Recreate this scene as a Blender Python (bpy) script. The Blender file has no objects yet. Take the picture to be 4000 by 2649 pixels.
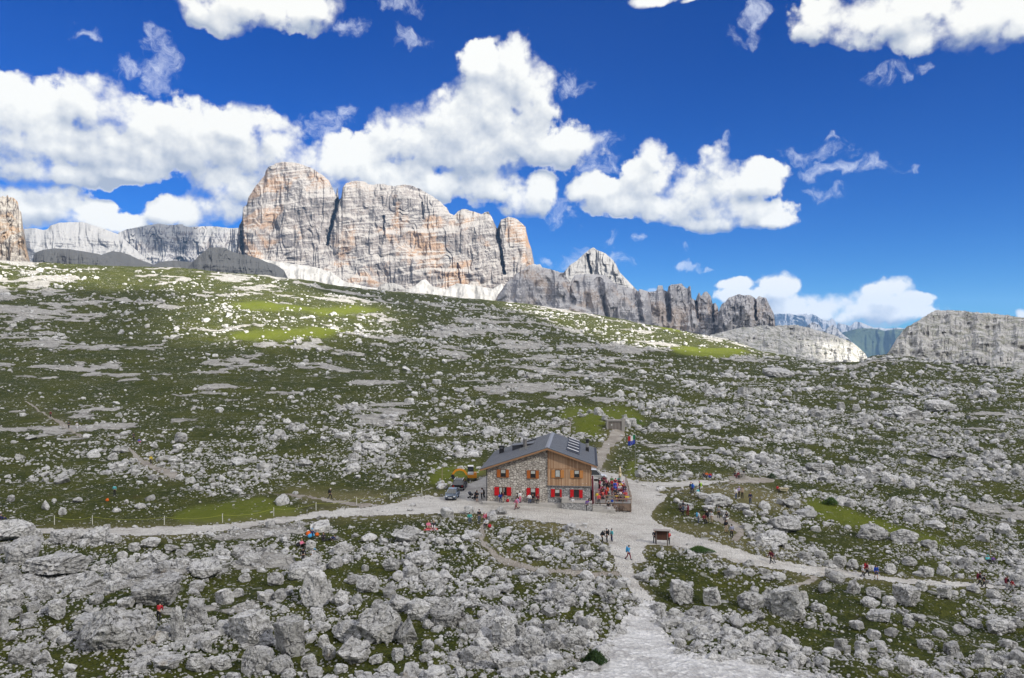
import bpy, bmesh, math, random
import numpy as np
from mathutils import Vector, Matrix

random.seed(7); rng = np.random.default_rng(7)
SC = bpy.context.scene
COL = SC.collection
F, CX, CY = 1858.0, 1184.0, 784.0          # survey frame used to lay the place out (camera 23 m above the hut)

# ---------------------------------------------------------------- camera, sky, sun, exposure
cam = bpy.data.cameras.new('camera'); cam.sensor_width = 36.0; cam.lens = 36.0 * F / 2368.0
cam.clip_start = 0.5; cam.clip_end = 60000
camo = bpy.data.objects.new('camera', cam); COL.objects.link(camo)
camo.location = (0, 0, 0); camo.rotation_euler = (math.radians(90), 0, 0)
SC.camera = camo
SUN = Vector((0.66, -0.52, 0.60)).normalized()
SC.view_settings.view_transform = 'Standard'; SC.view_settings.look = 'None'
SC.view_settings.exposure = 1.4; SC.view_settings.gamma = 1.0
sl = bpy.data.lights.new('sun', 'SUN'); sl.energy = 4.0; sl.angle = math.radians(0.55); sl.color = (1.0, 0.95, 0.86)
so = bpy.data.objects.new('sun', sl); COL.objects.link(so); so.location = (300, -300, 400)
so.rotation_euler = (-SUN).to_track_quat('-Z', 'Y').to_euler()
SC.cycles.volume_bounces = 0; SC.cycles.max_bounces = 5; SC.cycles.diffuse_bounces = 3
SC.cycles.transparent_max_bounces = 8
SC.cycles.sample_clamp_indirect = 4.0

# ---------------------------------------------------------------- node helpers
class NB:
    def __init__(s, nt): s.nt = nt
    def n(s, t, **k):
        x = s.nt.nodes.new(t)
        for a, b in k.items(): setattr(x, a, b)
        return x
    def put(s, sock, v):
        if isinstance(v, bpy.types.NodeSocket): s.nt.links.new(v, sock)
        elif v is not None: sock.default_value = v
    def m(s, op, a, b=None, c=None, clamp=False):
        x = s.n('ShaderNodeMath', operation=op); x.use_clamp = clamp
        for i, v in enumerate((a, b, c)):
            if v is not None: s.put(x.inputs[i], v)
        return x.outputs[0]
    def v(s, op, a, b=None, scale=None):
        x = s.n('ShaderNodeVectorMath', operation=op)
        s.put(x.inputs[0], a)
        if b is not None: s.put(x.inputs[1], b)
        if scale is not None: s.put(x.inputs['Scale'], scale)
        return x.outputs['Value'] if op in ('DOT_PRODUCT', 'LENGTH') else x.outputs[0]
    def noise(s, vec, scale, detail=4, rough=0.55, dist=0.0):
        x = s.n('ShaderNodeTexNoise'); s.put(x.inputs['Vector'], vec)
        x.inputs['Scale'].default_value = scale; x.inputs['Detail'].default_value = detail
        x.inputs['Roughness'].default_value = rough; x.inputs['Distortion'].default_value = dist
        return x.outputs[0]
    def step(s, val, a, b, lo=0.0, hi=1.0):
        x = s.n('ShaderNodeMapRange', interpolation_type='SMOOTHSTEP')
        s.put(x.inputs[0], val)
        for i, q in enumerate((a, b, lo, hi)): s.put(x.inputs[i + 1], q)
        return x.outputs[0]
    def mix(s, f, a, b, blend='MIX'):
        x = s.n('ShaderNodeMix', data_type='RGBA', blend_type=blend)
        s.put(x.inputs[0], f)
        for sock, q in ((x.inputs[6], a), (x.inputs[7], b)):
            if isinstance(q, (tuple, list)) and len(q) == 3: q = tuple(q) + (1.0,)
            s.put(sock, q)
        return x.outputs[2]
    def bump(s, h, strength=0.5, dist=0.1):
        x = s.n('ShaderNodeBump'); x.inputs['Strength'].default_value = strength
        x.inputs['Distance'].default_value = dist; s.put(x.inputs['Height'], h)
        return x.outputs[0]

def new_mat(name):
    m = bpy.data.materials.new(name); m.use_nodes = True
    nt = m.node_tree; nt.nodes.clear(); b = NB(nt)
    out = b.n('ShaderNodeOutputMaterial'); bs = b.n('ShaderNodeBsdfPrincipled')
    nt.links.new(bs.outputs[0], out.inputs[0])
    bs.inputs['Specular IOR Level'].default_value = 0.3
    return m, b, bs

def colr(c): return tuple(c) + (1.0,) if len(c) == 3 else c

_mc = {}
def paint(name, c, rough=0.7, metal=0.0, var=0.18, scale=6.0, spec=0.3):
    """plain painted / cloth / metal surface with a little procedural mottling"""
    key = (name, tuple(c), rough, metal)
    if key in _mc: return _mc[key]
    m, b, bs = new_mat(name)
    tc = b.n('ShaderNodeTexCoord').outputs['Object']
    nz = b.noise(tc, scale, 4, 0.6)
    lo = tuple(x * (1 - var) for x in c); hi = tuple(min(1, x * (1 + var)) for x in c)
    b.put(bs.inputs['Base Color'], b.mix(nz, lo, hi))
    bs.inputs['Roughness'].default_value = rough; bs.inputs['Metallic'].default_value = metal
    bs.inputs['Specular IOR Level'].default_value = spec
    _mc[key] = m
    return m

# ---------------------------------------------------------------- sky with its clouds (directional, at infinity)
def to_angles(px, py):
    x = (px - CX) / F; z = (CY - py) / F
    return math.atan(x), math.atan(z / math.sqrt(1 + x * x)), 1 / (1 + x * x), 1 / math.sqrt(1 + x * x)
CUM = [(40,255,150,85),(215,245,105,75),(330,290,110,62),(430,300,120,72),(540,300,110,55),(620,290,55,34),(90,325,200,72),(280,345,210,62),
 (470,345,150,52),(600,355,110,48),(40,480,100,55),(120,470,90,48),(215,498,80,36),(270,515,70,26),(420,490,90,38),(500,480,80,36),
 (540,425,110,52),(640,385,110,58),(740,385,110,60),(830,375,110,62),(1190,170,66,74),(1115,150,55,48),(1130,240,100,82),
 (1235,225,66,72),(1060,290,115,80),(960,330,115,70),(1100,350,150,62),(1190,310,105,70),(1300,335,85,50),(1010,420,70,44),
 (910,410,120,52),(1215,470,66,30),(1250,440,45,40),(1385,440,72,42),(1490,415,80,62),(1512,362,36,42),(1655,375,44,48),(1640,440,105,70),
 (1750,420,70,48),(1440,470,110,34),(1580,480,150,44),(1700,490,130,34),(1640,515,110,20),(1790,505,55,20),
 (560,5,130,48),(650,25,120,42),(720,15,70,34),(480,15,70,40),(520,50,50,34),(2100,25,180,62),(2260,40,170,66),(1900,45,75,46),(2000,60,90,52),
 (2120,100,60,36),(2360,40,110,52),(1510,0,60,12),(1620,0,40,9),
 (1796,672,44,40),(1740,690,60,28),(1690,685,44,22),(1850,700,70,26),(1930,705,60,30),(2030,690,60,38),(2085,700,50,36),(2000,722,120,26),
 (1900,728,250,30),(1780,715,120,34),(1800,655,46,30),(2062,668,50,30),(2110,690,50,22),(1700,660,50,20),(2080,725,80,26),(100,395,170,34),(300,400,110,24),(1130,430,90,40),(640,330,80,40),(2140,722,26,12),(2362,725,18,13)]
WISP = [(1320,195,60,30),(760,300,70,34),(795,262,26,36),(1325,606,44,28),(1428,600,32,26),(1510,664,34,12),(2150,725,40,20),(1380,330,50,30),(1395,380,40,26),(375,130,36,44),(360,80,22,22),(362,185,24,24),(300,150,44,18),(1270,597,34,12),(1480,550,14,16),(1412,553,26,10),(1574,571,12,10),(1592,606,34,9),
 (950,90,40,22),(930,20,60,20),(1710,78,22,22),(1730,85,20,14),(2050,172,50,20),(2140,140,30,14),(1880,355,90,20),(1930,395,90,22),(1990,400,90,18),(1900,440,60,14),(2030,385,60,14),
 (1380,370,50,30),(1930,330,40,10),(2100,390,18,8),(1640,610,18,6),(200,70,50,12),(800,60,40,30),(1745,35,24,34),(1770,18,30,14),(1690,325,20,16),(1290,490,40,30)]

SKY_TINT = (0.048, 0.215, 0.405)
def build_world():
    w = bpy.data.worlds.new('World'); SC.world = w; w.use_nodes = True
    nt = w.node_tree; nt.nodes.clear(); b = NB(nt)
    def field_group(name, blobs):
        g = bpy.data.node_groups.new(name, 'ShaderNodeTree')
        g.interface.new_socket('Vector', in_out='INPUT', socket_type='NodeSocketVector')
        g.interface.new_socket('Value', in_out='OUTPUT', socket_type='NodeSocketFloat')
        q = NB(g); gi = q.n('NodeGroupInput'); go = q.n('NodeGroupOutput')
        cur = None
        for (px, py, rx, ry) in blobs:
            a, e, ka, ke = to_angles(px, py)
            d = q.v('SUBTRACT', gi.outputs[0], (a, e, 0))
            d = q.v('MULTIPLY', d, (F / (rx * ka), F / (ry * ke), 0))
            r = q.v('DOT_PRODUCT', d, d)
            f = q.m('SUBTRACT', 1.0, r)
            f = q.m('MAXIMUM', f, -3.0)
            cur = f if cur is None else q.m('SMOOTH_MAX', cur, f, 0.45)
        g.links.new(cur, go.inputs[0])
        return g
    g1 = field_group('cumulus_field', CUM); g2 = field_group('wisp_field', WISP)
    d = b.n('ShaderNodeTexCoord').outputs['Generated']
    d = b.v('NORMALIZE', d)
    sp = b.n('ShaderNodeSeparateXYZ'); nt.links.new(d, sp.inputs[0])
    az = b.m('ARCTAN2', sp.outputs[0], sp.outputs[1]); el = b.m('ARCSINE', sp.outputs[2])
    cb = b.n('ShaderNodeCombineXYZ'); nt.links.new(az, cb.inputs[0]); nt.links.new(el, cb.inputs[1])
    p = cb.outputs[0]
    def fld(vec, group, warp, amp, big, det, rough, lift=0.0):
        wn = b.n('ShaderNodeTexNoise'); b.put(wn.inputs['Vector'], vec)
        wn.inputs['Scale'].default_value = big * 0.7; wn.inputs['Detail'].default_value = 3
        off = b.v('SCALE', b.v('SUBTRACT', wn.outputs['Color'], (0.5, 0.5, 0.5)), scale=warp)
        pv = b.v('ADD', vec, off)
        gn = b.n('ShaderNodeGroup'); gn.node_tree = group; b.put(gn.inputs[0], pv)
        nz = b.noise(pv, big, det, rough)
        return b.m('MULTIPLY_ADD', b.m('SUBTRACT', nz, 0.5), amp, b.m('ADD', gn.outputs[0], lift))
    def full(vec):
        c = fld(vec, g1, 0.022, 1.75, 26.0, 10, 0.62, 0.66)
        vo = b.n('ShaderNodeTexVoronoi', feature='SMOOTH_F1'); b.put(vo.inputs['Vector'], vec)
        vo.inputs['Scale'].default_value = 42.0; vo.inputs['Smoothness'].default_value = 0.35
        vo.inputs['Detail'].default_value = 2.0
        c = b.m('MULTIPLY_ADD', b.m('SUBTRACT', b.noise(vec, 85.0, 5, 0.65), 0.5), 0.9, c)
        return b.m('MULTIPLY_ADD', b.m('SUBTRACT', 0.45, vo.outputs['Distance']), 0.9, c)
    c0 = full(p); c1 = full(b.v('ADD', p, (0.005, 0.010, 0)))
    gB = b.n('ShaderNodeGroup'); gB.node_tree = g1; b.put(gB.inputs[0], p)
    gU = b.n('ShaderNodeGroup'); gU.node_tree = g1; b.put(gU.inputs[0], b.v('ADD', p, (0.010, 0.028, 0)))
    under = b.m('SUBTRACT', gB.outputs[0], gU.outputs[0])              # > 0 on the sunny crowns, < 0 on the bases
    a0 = b.step(c0, 0.0, b.step(b.noise(p, 9.0, 3, 0.6), 0.38, 0.66, 0.40, 1.45))
    hollow = b.m('MULTIPLY', b.m('SUBTRACT', c0, c1), 0.42)
    lit = b.m('ADD', b.m('MULTIPLY_ADD', under, 0.62, 0.54), hollow)
    cw = b.n('ShaderNodeTexNoise'); b.put(cw.inputs['Vector'], b.v('MULTIPLY', p, (1, 2.0, 1)))
    cw.inputs['Scale'].default_value = 7; cw.inputs['Detail'].default_value = 5
    lit = b.m('ADD', lit, b.m('MULTIPLY', b.m('SUBTRACT', cw.outputs[0], 0.50), 1.0), clamp=True)
    lit = b.m('MAXIMUM', lit, b.step(c0, 0.5, 0.0))                     # thin rims glow
    ccol = b.mix(lit, (0.165, 0.19, 0.235), (0.388, 0.388, 0.375))
    # thin wisps
    stretch = b.v('MULTIPLY', p, (0.75, 1.5, 1))
    w0 = fld(p, g2, 0.06, 5.6, 38.0, 9, 0.70)
    a1 = b.m('MULTIPLY', b.step(w0, -0.1, 2.2), 0.72)
    # sky
    sky = b.n('ShaderNodeTexSky', sky_type='NISHITA'); sky.sun_disc = False
    sky.sun_elevation = math.asin(SUN.z); sky.sun_rotation = math.atan2(SUN.x, SUN.y)
    sky.altitude = 2400; sky.air_density = 1.0; sky.dust_density = 0.3; sky.ozone_density = 2.0
    hs = b.n('ShaderNodeHueSaturation'); hs.inputs['Saturation'].default_value = 1.42; hs.inputs['Hue'].default_value = 0.503
    nt.links.new(sky.outputs[0], hs.inputs['Color'])
    skyc = b.v('SCALE', hs.outputs[0], scale=1.0)
    K = 0.10
    skyc = b.v('MULTIPLY', skyc, SKY_TINT)
    cs = b.v('SCALE', ccol, scale=1.0 / K)
    mix = b.mix(a1, skyc, b.v('SCALE', (0.32, 0.345, 0.40), scale=1.0 / K))
    mix = b.mix(a0, mix, cs)
    bg = b.n('ShaderNodeBackground'); bg.inputs['Strength'].default_value = K
    nt.links.new(mix, bg.inputs[0])
    # the rest of the sky, away from these clouds: broken fair-weather cloud
    oc = b.step(b.noise(d, 2.6, 4, 0.55), 0.40, 0.56)
    bg2 = b.n('ShaderNodeBackground'); bg2.inputs['Strength'].default_value = K
    high = b.step(el, 0.05, 0.95, 0.22, 1.75)
    up_ = b.v('SCALE', b.mix(oc, skyc, b.v('SCALE', (0.46, 0.455, 0.445), scale=1.0 / K)), scale=high)
    nt.links.new(b.mix(b.step(el, -0.03, 0.02), (0.30, 0.33, 0.22), up_), bg2.inputs[0])      # below the horizon: dim far country
    inside = b.m('MULTIPLY', b.m('LESS_THAN', b.m('ABSOLUTE', az), 0.80), b.m('MULTIPLY', b.m('LESS_THAN', el, 0.56), b.m('GREATER_THAN', el, -0.12)))
    msh = b.n('ShaderNodeMixShader'); nt.links.new(inside, msh.inputs[0]); nt.links.new(bg2.outputs[0], msh.inputs[1]); nt.links.new(bg.outputs[0], msh.inputs[2])
    out = b.n('ShaderNodeOutputWorld'); nt.links.new(msh.outputs[0], out.inputs[0])
    w.cycles.sampling_method = 'MANUAL'; w.cycles.sample_map_resolution = 512
build_world()

# ---------------------------------------------------------------- numpy noise
def _h(ix, iy, iz, seed):
    h = (ix.astype(np.int64) * 374761393 + iy.astype(np.int64) * 668265263 + iz.astype(np.int64) * 1440662683 + seed * 982451653) & 0xffffffff
    h = ((h ^ (h >> 13)) * 1274126177) & 0xffffffff
    return ((h ^ (h >> 16)) & 0xffffff) / float(0xffffff)
def vn(x, y, z=None, seed=0):
    x = np.asarray(x, float); y = np.asarray(y, float)
    x0 = np.floor(x); y0 = np.floor(y); fx = x - x0; fy = y - y0
    fx = fx * fx * fx * (fx * (fx * 6 - 15) + 10); fy = fy * fy * fy * (fy * (fy * 6 - 15) + 10)
    if z is None:
        zz = np.zeros(1); c = lambda a, b_: _h(x0 + a, y0 + b_, zz, seed)
        return ((c(0, 0) * (1 - fx) + c(1, 0) * fx) * (1 - fy) + (c(0, 1) * (1 - fx) + c(1, 1) * fx) * fy) * 2 - 1
    z = np.asarray(z, float); z0 = np.floor(z); fz = z - z0; fz = fz * fz * (3 - 2 * fz)
    r = 0
    for k, wz in ((0, 1 - fz), (1, fz)):
        c = lambda a, b_: _h(x0 + a, y0 + b_, z0 + k, seed)
        r = r + wz * ((c(0, 0) * (1 - fx) + c(1, 0) * fx) * (1 - fy) + (c(0, 1) * (1 - fx) + c(1, 1) * fx) * fy)
    return r * 2 - 1
def fbm(x, y, z=None, o=4, seed=0, gain=0.5):
    r = 0; a = 1.0; t = 0
    for i in range(o):
        k = 2.03 ** i
        r = r + a * vn(x * k, y * k, None if z is None else z * k, seed + i * 17); t += a; a *= gain
    return r / t
def sstep(x, a, b):
    t = np.clip((x - a) / (b - a), 0, 1); return t * t * (3 - 2 * t)
def in_poly(x, y, poly):
    r = np.zeros(x.shape, bool); n = len(poly)
    for i in range(n):
        x1, y1 = poly[i]; x2, y2 = poly[(i + 1) % n]
        if y1 == y2: continue
        c = (y1 > y) != (y2 > y)
        r ^= c & (x < (x2 - x1) * (y - y1) / (y2 - y1) + x1)
    return r
def near_line(x, y, pts):
    """distance to a polyline of (x, y, halfwidth), minus halfwidth"""
    best = np.full(x.shape, 1e9)
    for (x1, y1, w1), (x2, y2, w2) in zip(pts[:-1], pts[1:]):
        dx, dy = x2 - x1, y2 - y1
        t = np.clip(((x - x1) * dx + (y - y1) * dy) / (dx * dx + dy * dy), 0, 1)
        best = np.minimum(best, np.hypot(x - x1 - t * dx, y - y1 - t * dy) - (w1 + t * (w2 - w1)))
    return best
def box_blur(a, r, n=2):
    for _ in range(n):
        for ax in (0, 1):
            p = np.pad(a, [(r + 1, r) if k == ax else (0, 0) for k in (0, 1)], mode='edge')
            c = np.cumsum(p, axis=ax); s = 2 * r + 1
            a = (c[s:] - c[:-s]) / s if ax == 0 else (c[:, s:] - c[:, :-s]) / s
    return a

# ---------------------------------------------------------------- mesh helpers
def link(o, parent=None):
    COL.objects.link(o)
    if parent is not None: o.parent = parent
    return o
def tag(o, label=None, cat=None, group=None, kind=None):
    if label: o['label'] = label
    if cat: o['category'] = cat
    if group: o['group'] = group
    if kind: o['kind'] = kind
    return o
def empty(name, loc=(0, 0, 0), rz=0.0):
    o = bpy.data.objects.new(name, None); o.location = loc; o.rotation_euler = (0, 0, rz); o.empty_display_size = 0.3
    return link(o)
def np_mesh(name, verts, quads, mat=None, smooth=False):
    me = bpy.data.meshes.new(name)
    verts = np.asarray(verts, np.float32); quads = np.asarray(quads, np.int32)
    me.vertices.add(len(verts)); me.vertices.foreach_set('co', verts.ravel())
    n = len(quads); k = quads.shape[1]
    me.loops.add(n * k); me.loops.foreach_set('vertex_index', quads.ravel())
    me.polygons.add(n); me.polygons.foreach_set('loop_start', np.arange(n, dtype=np.int32) * k)
    if smooth: me.polygons.foreach_set('use_smooth', np.ones(n, bool))
    else: me.polygons.foreach_set('use_smooth', np.zeros(n, bool))
    me.update(calc_edges=True)
    if mat: me.materials.append(mat)
    return me
def grid_quads(nr, nc, off=0):
    i = (np.arange(nr - 1)[:, None] * nc + np.arange(nc - 1)[None, :]).ravel() + off
    return np.stack([i, i + 1, i + nc + 1, i + nc], 1)
class MB:
    """collects shapes into one bmesh -> one object"""
    def __init__(s): s.bm = bmesh.new()
    def box(s, x0, x1, y0, y1, z0, z1, mi=0):
        v = [s.bm.verts.new((x, y, z)) for z in (z0, z1) for y in (y0, y1) for x in (x0, x1)]
        for f in ((0, 2, 3, 1), (4, 5, 7, 6), (0, 1, 5, 4), (2, 6, 7, 3), (0, 4, 6, 2), (1, 3, 7, 5)):
            s.bm.faces.new([v[i] for i in f]).material_index = mi
        return s
    def tube(s, a, b, r0, r1=None, n=8, mi=0, cap=True):
        a = Vector(a); b = Vector(b); r1 = r0 if r1 is None else r1
        d = (b - a).normalized(); u = d.orthogonal().normalized(); w = d.cross(u)
        A = [s.bm.verts.new(a + (u * math.cos(t) + w * math.sin(t)) * r0) for t in [2 * math.pi * i / n for i in range(n)]]
        B = [s.bm.verts.new(b + (u * math.cos(t) + w * math.sin(t)) * r1) for t in [2 * math.pi * i / n for i in range(n)]]
        for i in range(n):
            s.bm.faces.new([A[i], A[(i + 1) % n], B[(i + 1) % n], B[i]]).material_index = mi
        if cap:
            s.bm.faces.new(A[::-1]).material_index = mi; s.bm.faces.new(B).material_index = mi
        return s
    def bar(s, a, b, w, h, mi=0):
        """rectangular bar from a to b, width w (horizontal), height h"""
        a = Vector(a); b = Vector(b); d = (b - a).normalized()
        u = d.cross(Vector((0, 0, 1)))
        if u.length < 1e-4: u = Vector((1, 0, 0))
        u.normalize(); w2 = u.cross(d).normalized()
        q = [(-1, -1), (1, -1), (1, 1), (-1, 1)]
        A = [s.bm.verts.new(a + u * (i * w / 2) + w2 * (j * h / 2)) for i, j in q]
        B = [s.bm.verts.new(b + u * (i * w / 2) + w2 * (j * h / 2)) for i, j in q]
        for i in range(4): s.bm.faces.new([A[i], A[(i + 1) % 4], B[(i + 1) % 4], B[i]]).material_index = mi
        s.bm.faces.new(A[::-1]).material_index = mi; s.bm.faces.new(B).material_index = mi
        return s
    def poly(s, pts, mi=0):
        f = s.bm.faces.new([s.bm.verts.new(p) for p in pts]); f.material_index = mi; return s
    def prism(s, pts, d, mi=0):
        """closed prism: polygon pts swept by vector d"""
        d = Vector(d); A = [s.bm.verts.new(p) for p in pts]; B = [s.bm.verts.new(Vector(p) + d) for p in pts]; n = len(pts)
        s.bm.faces.new(A).material_index = mi; s.bm.faces.new(B[::-1]).material_index = mi
        for i in range(n): s.bm.faces.new([A[i], B[i], B[(i + 1) % n], A[(i + 1) % n]]).material_index = mi
        return s
    def ball(s, c, rx, ry=None, rz=None, sub=2, mi=0):
        ry = rx if ry is None else ry; rz = rx if rz is None else rz
        r = bmesh.ops.create_icosphere(s.bm, subdivisions=sub, radius=1.0)
        for v in r['verts']: v.co = Vector((v.co.x * rx, v.co.y * ry, v.co.z * rz)) + Vector(c)
        for v in r['verts']:
            for f in v.link_faces: f.material_index = mi
        return s
    def build(s, name, mats, parent=None, smooth=False, bevel=0.0):
        bmesh.ops.recalc_face_normals(s.bm, faces=s.bm.faces[:])
        if bevel > 0:
            bmesh.ops.bevel(s.bm, geom=s.bm.edges[:], offset=bevel, segments=1, affect='EDGES', profile=0.5)
        me = bpy.data.meshes.new(name); s.bm.to_mesh(me); s.bm.free()
        for m in (mats if isinstance(mats, (list, tuple)) else [mats]): me.materials.append(m)
        if smooth:
            for p in me.polygons: p.use_smooth = True
        return link(bpy.data.objects.new(name, me), parent)
_made = {}
def copy_thing(root, loc=None, rz=None):
    r = root.copy(); COL.objects.link(r)
    for ch in root.children:
        c = ch.copy(); COL.objects.link(c); c.parent = r
        for g in ch.children:
            d = g.copy(); COL.objects.link(d); d.parent = c
    if loc is not None: r.location = loc
    if rz is not None: r.rotation_euler = (0, 0, rz)
    return r

# ================================================================ GROUND
SKYL = [(-400,590),(0,603),(80,607),(160,612),(240,617),(300,619),(420,621),(520,631),(600,636),(660,643),(720,650),(790,661),(860,669),(940,676),
        (1060,688),(1145,697),(1240,708),(1320,720),(1400,733),(1500,752),(1580,764),(1640,777),(1700,792),(1760,812),(1830,826),(1900,840),(1985,838),
        (2016,824),(2060,818),(2120,826),(2225,842),(2300,850),(2368,858),(2750,880)]
_skx = np.array([a for a, _ in SKYL], float); _sky = np.array([b for _, b in SKYL], float)
def sky_py(px): return np.interp(px, _skx, _sky)
COLN = np.array([-400, 0, 600, 1184, 1600, 2000, 2368, 2760], float)
PYN = [1660, 1568, 1400, 1260, 1170, 1100, 1000, 900]
TN = np.array([(1660 - p) / 760.0 for p in PYN] + [1.25, 1.5, 1.75, 2.0])
YT = np.array([[49,57,71,95,116,140,185,262,340,430,540,690],
               [49,57,72,95,116,140,185,262,340,430,540,680],
               [49,57,72,95,115,139,185,270,345,440,560,720],
               [49,57,73,93,114,138,190,285,370,480,630,850],
               [50,58,76,97,120,146,205,300,370,460,580,760],
               [52,61,84,110,132,158,212,310,340,380,430,490],
               [54,64,92,118,140,164,212,290,305,325,350,380],
               [54,65,95,120,142,166,212,285,300,320,345,375]], float)
NT_ = 760
_tf = np.linspace(0, 2, NT_)
_lt = np.array([np.interp(_tf, TN, np.log(r)) for r in YT])
_k = np.hanning(41); _k /= _k.sum()
_lt = np.array([np.convolve(np.pad(r, 20, mode='reflect', reflect_type='odd'), _k, 'valid') for r in _lt])
px_c = np.arange(-330, 2700, 2.5); NC = len(px_c)
t_near = np.arange(1660, 900, -2.1); t_rows = np.concatenate([(1660 - t_near) / 760.0, 1 + np.linspace(0, 1, 190)])
NR = len(t_rows)
PXG = np.repeat(px_c[None], NR, 0)
skyc_ = sky_py(px_c) + 2.2 * fbm(px_c / 38.0, px_c * 0 + 3.3, o=4, seed=5)
T = t_rows[:, None]
PYG = np.where(T <= 1, 1660 - 760 * np.minimum(T, 1), 900 + (skyc_[None] - 900) * np.maximum(T - 1, 0))
_r = np.clip(t_rows / 2 * (NT_ - 1), 0, NT_ - 1.001); _i = _r.astype(int); _f = _r - _i
_row = _lt[:, _i] * (1 - _f) + _lt[:, _i + 1] * _f                 # columns x rows
_s = np.clip(np.searchsorted(COLN, px_c) - 1, 0, len(COLN) - 2)
_u = (px_c - COLN[_s]) / (COLN[_s + 1] - COLN[_s]); _u = _u * _u * (3 - 2 * _u)
YG = np.exp((_row[_s] * (1 - _u)[:, None] + _row[_s + 1] * _u[:, None]).T)
XG = (PXG - CX) / F * YG; ZG = (CY - PYG) / F * YG

# ---- where the gravel, trails, lawns, painted sun patches and bare rock lie (survey polygons)
ROAD = [(40,1223),(120,1222),(200,1221),(330,1218),(480,1214),(560,1208),(640,1197),(720,1186),(800,1176),(870,1171),(905,1166),(930,1157),(950,1149),
        (985,1146),(1015,1150),(1033,1147),(1040,1128),(1077,1124),(1090,1117),(1112,1108),(1130,1095),(1390,1085),(1395,1095),(1440,1100),(1452,1113),(1500,1117),(1600,1112),(1680,1112),(1700,1116),(1660,1121),(1600,1126),(1545,1130),
        (1518,1139),(1545,1149),(1530,1163),(1512,1180),(1506,1200),(1530,1214),(1560,1224),(1600,1240),(1650,1252),(1700,1268),(1780,1290),(1850,1305),(1950,1315),(2050,1330),
        (2150,1341),(2260,1351),(2330,1357),(2330,1363),(2250,1360),(2100,1350),(2000,1339),(1880,1331),(1790,1317),(1700,1300),(1640,1280),(1590,1270),(1540,1262),
        (1500,1263),(1478,1277),(1440,1260),(1410,1262),(1385,1245),(1340,1226),(1290,1212),(1230,1204),(1180,1196),(1100,1189),(1060,1188),(980,1190),(900,1192),(840,1194),(780,1195),
        (720,1200),(650,1212),(560,1225),(450,1235),(330,1240),(230,1240),(150,1236),(40,1231)]
UPTRACK = [(1405,1250),(1416,1285),(1425,1310),(1440,1340),(1455,1365),(1478,1387),(1515,1387),(1482,1360),(1466,1330),(1462,1305),(1500,1302),(1490,1290),(1484,1276),(1480,1262),(1440,1245)]
SCREE = [(1470,1380),(1484,1395),(1455,1408),(1440,1440),(1420,1465),(1385,1495),(1395,1520),(1340,1548),
         (1290,1575),(1230,1660),(2000,1660),(1930,1580),(1870,1556),(1800,1547),(1770,1530),(1740,1518),(1650,1519),(1590,1513),(1560,1490),(1540,1462),(1518,1430),(1522,1402),(1512,1380)]
TRAILS = [[(1122,1200,5),(1113,1230,5),(1120,1262,6),(1150,1285,6),(1205,1303,6),(1280,1315,5),(1350,1325,5),(1440,1328,5)],
          [(560,1140,1),(640,1143,2),(720,1152,3),(800,1164,4),(870,1172,6)],
          [(60,930,2),(130,975,3),(190,1010,4)],
          [(300,1038,3),(322,1058,5),(350,1078,7),(402,1102,9)],
          [(1372,1100,22),(1386,1062,14),(1402,1030,10),(1432,1006,12)],
          [(1326,962,2),(1318,1000,3)],
          [(1872,1330,6),(1885,1340,6),(1850,1352,5),(1815,1358,3)],
          [(1640,1192,6),(1690,1210,9),(1715,1232,8),(1700,1250,5)],
          [(1690,1113,10),(1790,1112,5)]]
LUSH_SUNLIT = [[(1295,950),(1340,946),(1420,948),(1480,952),(1492,985),(1430,980),(1400,985),(1395,1010),(1330,1010),(1320,985),(1290,975)],
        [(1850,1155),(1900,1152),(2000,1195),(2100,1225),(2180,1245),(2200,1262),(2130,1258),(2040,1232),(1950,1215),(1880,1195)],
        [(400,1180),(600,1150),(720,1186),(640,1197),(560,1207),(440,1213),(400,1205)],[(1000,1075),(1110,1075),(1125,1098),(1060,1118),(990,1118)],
        [(530,705),(620,697),(720,712),(830,714),(900,722),(860,732),(760,728),(700,722),(600,728),(540,722)],[(520,775),(600,770),(700,772),(800,765),(830,775),(760,795),(640,800),(560,795)],[(1540,800),(1640,800),(1745,815),(1700,832),(1560,828)],[(1520,745),(1600,765),(1590,775),(1530,765)],[(1460,1070),(1480,1050),(1470,1110),(1430,1115)]]  # upper-slope patches are sunlit turf, the sun's brightness put into the colour
DRY = [[(1480,1130),(1700,1118),(1860,1150),(1840,1190),(1700,1170),(1520,1140)],[(1150,1190),(1300,1205),(1410,1255),(1340,1250),(1180,1215)],[(650,1130),(900,1140),(900,1165),(700,1160)],
       [(1520,1215),(1700,1262),(1900,1305),(1880,1290),(1700,1240),(1540,1200)]]
DX = np.array([0,300,600,900,1150,1300,1450,1600,1800,2000,2200,2368], float)
DY = np.array([610,680,740,800,850,900,950,1000,1050,1100,1150,1200,1250,1300,1400,1500,1568], float)
DENS = np.array([[int(c) for c in r] for r in ('222233333333','222234444444','223455554444','223566544555','111235556666','111256788876','122478899987','224676499987',
        '346773499876','356530458766','342220025766','552333044566','544444234566','555555345667','655555456667','666565146667','345454025667')], float) / 9
SLAB = np.array([[int(c) for c in r] for r in ('544444455555','433334444444','322233444444','323444443333','333333322222','334433221111','343222111111','222211111111',
        '211111111111','111111111111','111110011111','111111011111','211111111111','111111111111','111111011111','111111011111','111111011111')], float) / 9
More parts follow.
